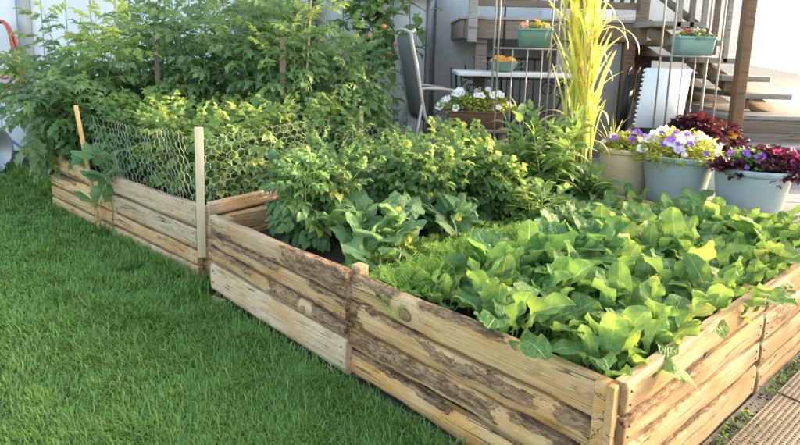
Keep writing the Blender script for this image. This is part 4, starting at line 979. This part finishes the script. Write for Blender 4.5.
# metal plant racks
def rack(label,base,W,D,zs,H,rz,nbar,seed):
    root=thing('plant_rack',label,'plant rack',base,rz); r=.0085
    for sx in(-1,1):
        for sy in(-1,1): MB().tube([(sx*W/2,sy*D/2,0),(sx*W/2*1.0,sy*D/2,H*.9),(sx*W/2*.92,sy*D/2,H)],r,6).build('upright',RACK,root,True)
    for z in zs:
        mb=MB(); mb.tube([(-W/2,-D/2,z),(W/2,-D/2,z)],r*.8,6);mb.tube([(-W/2,D/2,z),(W/2,D/2,z)],r*.8,6);mb.tube([(-W/2,-D/2,z),(-W/2,D/2,z)],r*.8,6);mb.tube([(W/2,-D/2,z),(W/2,D/2,z)],r*.8,6)
        for k in range(6): y=-D/2+D*(k+.5)/6; mb.tube([(-W/2,y,z+.002),(W/2,y,z+.002)],r*.45,5)
        mb.build('shelf',RACK,root,True)
    for k in range(nbar): x=-W/2+W*(k+1)/(nbar+1); MB().tube([(x,-D/2,zs[0]),(x,-D/2,zs[-1])],r*.7,6).build('spindle',RACK,root,True)
    return root
rack('tall bare metal plant rack left of the corn holding the green planter',(1.10,5.18,DZ),.52,.24,(.12,1.12),1.75,.0,3,1)
trough('window_box','dark green window box on the left metal rack',(1.18,5.18,DZ+1.13),.30,.19,.17,TGR)
bedding('begonia_plant','orange and pink blooms in the dark green window box','begonia',(1.18,5.18,DZ+1.28),.15,.09,.08,110,L_FLOWER,.04,[('begonia_pink',P_PINK,10,.04,(0,PI2)),('begonia_orange',P_ORA,9,.04,(0,PI2))],77,droop=.03)
rack('metal plant rack beside the stairs holding the teal planter',(2.50,5.02,DZ),.40,.24,(.14,1.09),1.75,-.05,3,2)
trough('window_box','teal window box on the metal rack by the stairs',(2.52,5.02,DZ+1.10),.33,.20,.16,TTE)
bedding('geranium_plant','red and pale pink blooms in the teal window box','geranium',(2.52,5.02,DZ+1.24),.17,.10,.08,150,L_VINE,.045,[('geranium_red',P_RED,5,.04,(0,PI2)),('begonia_pink',P_PINK,9,.038,(0,PI2))],78,droop=.05)
# burgundy plant in a white trough
trough('trough_planter','white trough planter of dark burgundy foliage by the stairs',(2.46,4.72,DZ+.24),.44,.22,.16,TWH)
cr2=tag(thing('crate','grey plastic crate under the white trough planter','crate',(2.46,4.72,DZ)))
CRM=plain('crate_grey',(.34,.35,.36),(.27,.28,.29),6,.6,.05)
for nm,lo,hi in (('side',(-.26,-.15,0),(.26,-.13,.22)),('side',(-.26,.13,0),(.26,.15,.22)),('end',(-.26,-.129,0),(-.24,.129,.22)),('end',(.24,-.129,0),(.26,.129,.22)),('lid',(-.27,-.16,.221),(.27,.16,.238))): MB().box(lo,hi).build(nm,CRM,cr2,bevel=.004)
bedding('coleus_plant','rounded dark burgundy plant in the white trough','coleus',(2.44,4.72,DZ+.37),.19,.15,.25,360,L_RED,.085,[],79,Ts=T_RUF,droop=.08,smat=STEM_R)
bedding('coleus_plant','burgundy plant with one orange bloom beside the white trough','coleus',(2.76,4.80,DZ+.28),.15,.14,.25,200,L_RED,.08,[('lily_orange',P_ORA,2,.10,(4.2,5.2))],80,Ts=T_RUF,droop=.08,smat=STEM_R)
b_=pot('bucket','grey-blue bucket below the burgundy plants at the stairs',(2.78,4.80,DZ),.14,.30,POTG,.8,cat='bucket')
# notched white panel and board leaning under the deck
pn=MB(); pn.add([(0,0,0),(.42,0,0),(.50,0,.56),(.08,0,.56),(0,.025,0),(.42,.025,0),(.50,.025,.56),(.08,.025,.56)],[(0,1,2,3),(7,6,5,4),(0,4,5,1),(1,5,6,2),(2,6,7,3),(3,7,4,0)])
for k in range(13): z=.02+.042*k; x=z/7; pn.box((x-.016,.003,z),(x+.004,.022,z+.022))
o=pn.build('notched_panel',TWH); o.location=(2.20,5.30,DZ+.42); o.rotation_euler=(-.12,0,-.05); tag(o,'white panel with a notched edge leaning under the deck','panel')
o=MB().box((0,0,0),(.34,.02,1.05)).build('board',plain('beige_board',(.52,.47,.41),(.45,.40,.35),5,.8,.1),None,bevel=.003); o.location=(2.34,5.42,DZ); o.rotation_euler=(-.10,.06,0); tag(o,'beige board leaning behind the notched white panel','board')
o=MB().lathe([(.001,0),(.18,0),(.19,.02),(.19,.38),(.2,.39),(.2,.41),(.001,.41)],28).build('drum',IRON,None,True,(2.42,5.22,DZ)); tag(o,'dark drum under the notched white panel','drum')
# folding chair frame leaning, dark
fc=tag(thing('folded_chair','dark folded chair leaning on the deck post','chair',(2.20,5.62,DZ)))
for k,x in enumerate((0,.09)):
    MB().tube([(x-.12,-.05,0),(x,.05,.55),(x+.06,.12,.92),(x+.10,.15,.97)],.012,6).build('leg',IRON,fc,True)
MB().add([(-.02,.02,.35),(.07,.02,.35),(.13,.10,.9),(.04,.10,.9),(-.02,.035,.35),(.07,.035,.35),(.13,.115,.9),(.04,.115,.9)],[(0,1,2,3),(7,6,5,4),(0,3,7,4),(1,5,6,2),(0,4,5,1),(3,2,6,7)]).build('sling',IRON,fc)
# patio sling chair
CH=plain('chair_frame',(.44,.40,.36),(.36,.33,.30),10,.45,.05,.2); SLG=plain('chair_sling',(.20,.19,.185),(.15,.145,.14),60,.8,.2)
ch=tag(thing('patio_chair','grey sling patio chair with curved arms at the table','chair',(.10,5.55,DZ),R_(16)))
for y in(-.26,.26):
    MB().tube([(-.06,y,1.27),(-.10,y,1.24),(-.09,y,1.16),(-.04,y,.95),(.01,y,.70),(.05,y,.50),(.08,y,.42),(.16,y,.385),(.45,y,.40),(.54,y,.39)],.017,8).build('side_rail',CH,ch,True)
    MB().tube([(.0,y,.72),(.06,y,.735),(.22,y,.73),(.40,y,.71),(.50,y,.66),(.50,y,.45),(.52,y,.02)],.014,8).build('arm',CH,ch,True)
    MB().tube([(.03,y,.60),(-.02,y,.30),(-.06,y,.01)],.014,8).build('leg',CH,ch,True)
V=[]; pr=[(-.085,1.22),(-.06,1.235),(-.01,1.15),(.035,.95),(.03,.70),(.065,.50),(.10,.425),(.17,.40),(.45,.41),(.53,.395)]
pr=[(-.085,1.22),(-.085,1.16),(-.035,.95),(.015,.70),(.055,.50),(.085,.43),(.16,.395),(.45,.41),(.53,.40)]
n=len(pr); V=[(x,y,z) for x,z in pr for y in(-.245,.245)]+[(x-.008,y,z-.006) for x,z in pr for y in(-.245,.245)]
Fc=[(2*i,2*i+2,2*i+3,2*i+1) for i in range(n-1)]+[(2*n+2*i+1,2*n+2*i+3,2*n+2*i+2,2*n+2*i) for i in range(n-1)]
MB().add(V,Fc).build('sling',SLG,ch,True); MB().tube([(-.10,-.26,1.24),(-.12,-.1,1.27),(-.12,.1,1.27),(-.10,.26,1.24)],.016,8).build('top_rail',CH,ch,True)
# table with scrolled iron legs
tb=tag(thing('patio_table','pale rectangular patio table with scrolled iron legs','table',(1.12,6.0-.35,DZ)))
TBM=plain('table_top',(.58,.57,.54),(.50,.49,.46),6,.6,.1)
MB().box((-.60,-.34,.86),(.62,.34,.895)).build('tabletop',TBM,tb,bevel=.006)
def scroll(cx,cz,r0,turns,y,flip=1):
    return [(cx+flip*(r0*(1-.75*t))*math.cos(turns*6.28*t),y,cz+(r0*(1-.75*t))*math.sin(turns*6.28*t)) for t in np.linspace(0,1,26)]
for sx in(-1,1):
    for y in(-.28,.28):
        mb=MB(); mb.tube([(sx*.56,y,.86),(sx*.54,y,.6),(sx*.44,y,.35),(sx*.50,y,.1),(sx*.56,y,0)],.010,6); mb.tube(scroll(sx*.40,.72,.09,1.4,y,sx),.006,5); mb.tube(scroll(sx*.36,.50,.06,1.3,y,-sx),.006,5); mb.build('leg',IRON,tb,True)
MB().tube([(-.54,-.28,.84),(.54,-.28,.84)],.009,6).build('apron_rail',IRON,tb,True)
bk=tag(thing('wire_basket','green wire basket of orange flowers on the table','basket',(.98,5.55,DZ+.896)))
MB().lathe([(.06,0),(.10,.02),(.135,.09),(.145,.10),(.13,.095),(.09,.03),(.001,.015)],24).build('bowl',TGR,bk,True)
for s_ in(-1,1): MB().tube([(s_*.13,0,.08),(s_*.19,0,.11),(s_*.19,0,.06),(s_*.12,0,.04)],.006,6).build('handle',TGR,bk,True)
bedding('marigold_plant','orange marigolds filling the green wire basket','marigold',(.98,5.55,DZ+.97),.13,.12,.06,60,L_FLOWER,.035,[('marigold',P_ORA,26,.05,(0,PI2))],82,droop=.0)
sh=tag(thing('hook_pole','pair of black iron hook poles standing behind the table','pole',(.98,5.95,DZ)))
for x in(0,.06): MB().tube([(x,0,0),(x,0,1.9),(x+.02,0,2.1),(x+.10,0,2.16),(x+.17,0,2.08)],.010,6).build('pole',IRON,sh,True)
# black railing behind the table
rl=tag(thing('iron_railing','black iron railing behind the patio table','railing',(0,6.35,DZ)))
MB().tube([(.78,0,1.02),(1.55,0,1.02)],.012,6).build('top_rail',IRON,rl,True); MB().tube([(.78,0,.12),(1.55,0,.12)],.01,6).build('bottom_rail',IRON,rl,True)
for k in range(11): x=.80+.074*k; MB().tube([(x,0,0 if k in(0,10) else .12),(x,0,1.02)],.007,6).build('bar',IRON,rl,True)
gl=MB().tube([(.62,7.24,1.30),(.63,7.22,1.1),(.66,7.21,.85),(.64,7.2,.55)],.012,6).build('green_hose',plain('hose_green',(.03,.16,.10),(.02,.12,.08),8,.5,0),None,True); tag(gl,'thin green hose hanging on the stucco wall','hose')
o=MB().tube([(.80,7.27,1.33),(.80,7.24,1.30),(.80,7.24,1.22),(.75,7.27,1.22)],.008,6).build('wall_hook',IRON,None,True); tag(o,'small metal hook on the stucco wall','hook')
o=MB().box((-.35,-.2,0),(.35,.2,.30)).build('cooler',TWH,None,bevel=.02,loc=(2.0,6.75,1.86)); tag(o,'white box standing on the upper deck','box')
# ------------------------------------------------------------------ vine tree beside the grey shed
def vine_tree():
    rs=random.Random(17); root=thing('vine_tree','leafy climbing tree with glossy leaves before the grey shed','tree',(-.30,6.45,0)); tr=MB(); ms=leafmeshes('vine_leaf',T_VINE,L_VINE)
    tr.tube([(0,0,0),(.03,0,.6),(-.02,.02,1.2),(.05,0,1.8),(.0,0,2.4)],[.05,.045,.04,.03,.012],7)
    tips=[]
    for k in range(20):
        a=k*GA; z=1.30+1.0*k/19; L=rs.uniform(.25,.55); e=(L*math.cos(a)*1.05,L*math.sin(a)*.6,z+rs.uniform(-.12,.22)); tr.tube([(0,0,z),(e[0]*.5,e[1]*.5,z+.10),e],[.012,.009,.004],5)
        for j in range(15): f=rs.uniform(.2,1.15); tips.append((e[0]*f+rs.uniform(-.06,.06),e[1]*f+rs.uniform(-.06,.06),z+(e[2]-z)*f+rs.uniform(-.09,.07)))
    tr.build('trunk',BARK,root,True)
    for p in tips: o=put('leaf',ms[rs.randrange(4)],root); a=rs.uniform(0,6.28); o.matrix_local=frame(Vector(p),rv(a,rs.uniform(-.9,.3)),(rs.uniform(-.4,.4),rs.uniform(-.9,.1),1),rs.uniform(.12,.20))
    fr=MB().lathe([(.001,-.03),(.02,-.022),(.03,0),(.02,.022),(.001,.03)],10).mesh('fruit',True); fr.materials.append(plain('fruit_orange',(.55,.20,.05),(.45,.15,.04),8,.4,0))
    for k in range(5): o=put('fruit',fr,root); o.location=(rs.uniform(-.1,.4),-.32,rs.uniform(1.4,1.75))
    return root
vine_tree()
tall=bushy('dill_plant','pale feathery tall dill between the shed and the chair','dill',(-.62,5.95,.0),1.45,6,.22,T_FROND,.30,L_TOM,STEM_P,nodes=16,low=.3,seed=31,rstem=.007,elv=(1.0,.1))
bushy('shrub','dark leafy shrub low beneath the vine tree','shrub',(-.15,6.15,0),1.0,9,.5,T_ZIN,.17,L_TOM,STEM,nodes=10,seed=32,low=.15)
bushy('shrub','dark green shrub below the shed downspout','shrub',(-.95,6.35,0),1.05,9,.5,T_ZIN,.19,L_TOM,STEM,nodes=10,seed=33,low=.15)
# ------------------------------------------------------------------ hoses and tub by the shed
RED=plain('hose_red',(.50,.10,.05),(.40,.07,.035),8,.45,0); BLU=plain('hose_blue',(.07,.20,.42),(.05,.15,.34),8,.45,0)
hr=tag(thing('coiled_hose','orange-red hose coiled over a hook on the white shed','hose',(-4.80,6.90,1.70)))
mb=MB()
for k in range(6):
    w_=.13+.02*k; L=.62+.07*k; y=-.03-.014*(k%3); mb.tube([(w_*math.sin(t)*(1+.25*math.sin(t/2)**2),y+.02*math.cos(2*t),-L*(1-math.cos(t))/2*1.0+.03) for t in np.linspace(0,PI2,28)],.014,6)
mb.build('coil',RED,hr,True); MB().tube([(0,.08,.0),(0,-.10,.0),(0,-.12,.06)],.014,6).build('hook',IRON,hr,True)
bh=MB().tube([(-5.25,6.82,1.15),(-5.1,6.8,.75),(-4.85,6.78,.40),(-4.5,6.7,.20),(-4.1,6.6,.10),(-3.8,6.55,.06),(-3.4,6.6,.05),(-3.1,6.8,.03)],.016,7).build('blue_hose',BLU,None,True); tag(bh,'blue garden hose drooping along the foot of the shed','hose')
b2h=MB().tube([(-1.75,6.9,2.6),(-1.68,6.7,2.2),(-1.62,6.45,1.80),(-1.75,6.2,1.60),(-1.95,6.1,1.50)],.013,7).build('blue_hose',BLU,None,True); tag(b2h,'blue hose hanging beside the shed window','hose')
tub=tag(thing('tipped_tub','grey metal tub lying on its side at the left edge','tub',(-5.02,6.30,.30),R_(62)))
M=Matrix.Rotation(R_(90),4,'X')
t=MB().lathe([(.001,0),(.22,0),(.25,.02),(.30,.55),(.315,.56),(.315,.58),(.29,.575),(.235,.03),(.001,.02)],36); t.V=[np.array([tuple(M@Vector(p)) for p in v]) for v in t.V]
t.build('body',plain('tub_metal',(.42,.43,.45),(.33,.34,.36),8,.4,.05,.4),tub,True)
for s_ in(-1,1): MB().tube([(s_*.28,-.42,0),(s_*.34,-.42,.04),(s_*.34,-.42,-.04),(s_*.28,-.42,-.0)],.008,5).build('handle',IRON,tub,True)
# crumbs of soil and moss at the foot of the sunny side
rs=random.Random(3); mb=MB()
for k in range(520):
    t=rs.uniform(.3,2.4); s=-rs.random()**2.2*.22-.045; p=b1(s,t); r=rs.uniform(.002,.008); z=.012
    mb.lathe([(.001,-r*.3),(r,0),(r*.6,r*.6),(.001,r*.7)],5,1,(p.x,p.y,z+.004))
o=mb.build('soil_crumbs',SOIL); o['kind']='stuff'; tag(o,'dark soil crumbs fallen on the mats along the bed','soil')
mb=MB(); K=1500; loc=[];dr=[];sz=[]
for k in range(K):
    t=rs.uniform(.3,2.44); s=-rs.random()**2*.13-.04; 
    if noise.noise((t*5,2.2,.3))<-.05: continue
    p=b1(s,t); loc.append((p.x,p.y,.008)); dr.append(rv(rs.uniform(0,6.28),rs.uniform(.2,1.3))); sz.append(rs.uniform(.010,.03))
mb.inst(T_SM[0],np.array(loc),np.array(dr),np.tile((0.,.2,1.),(len(loc),1)),np.array(sz)); o=mb.build('moss',L_POT,None,True); o['kind']='stuff'; tag(o,'low moss and weeds along the foot of the sunny bed side','moss')

# ------------------------------------------------------------------ tree added out of view at the right, its crown dapples the low sun
def shade_tree(label,base,cz,r,n,seed):
    rs=random.Random(seed); root=thing('added_shade_tree',label,'tree',base); tr=MB(); tr.tube([(0,0,0),(.03,.02,.8),(-.02,0,1.6),(.03,0,cz)],[.10,.085,.07,.04],8); loc=[];dr=[]
    for k in range(26):
        a=k*GA; u=1-2*(k+.5)/26; q=math.sqrt(1-u*u); f=rs.uniform(.6,1); e=np.array((r*q*math.cos(a)*f,r*q*math.sin(a)*f,cz+r*.85*u*f)); b=np.array((0,0,min(cz,max(1.0,e[2]-.5)))); m_=(b+e)/2+np.array((0,0,.1)); tr.tube([tuple(b),tuple(m_),tuple(e)],[.03,.02,.006],5)
        for j in range(n//26):
            g=rs.uniform(.3,1.08); c=b+(e-b)*g+np.array([rs.gauss(0,.13) for _ in range(3)]); loc.append(c); dr.append(rv(rs.uniform(0,6.28),rs.uniform(-.8,.5)))
    tr.build('trunk',BARK,root,True); mb=MB(); loc=np.array(loc); dr=np.array(dr)
    mb.inst(T_VINE[1],loc,dr,np.tile((0.,0.,1.),(len(loc),1))+rng.normal(0,.4,(len(loc),3)),rng.uniform(.10,.17,len(loc))); o=mb.build('crown',L_VINE,root,True); o['kind']='stuff'
shade_tree('small leafy tree added out of view to dapple the sun',(8.2,5.1,0),2.45,1.3,1500,55)
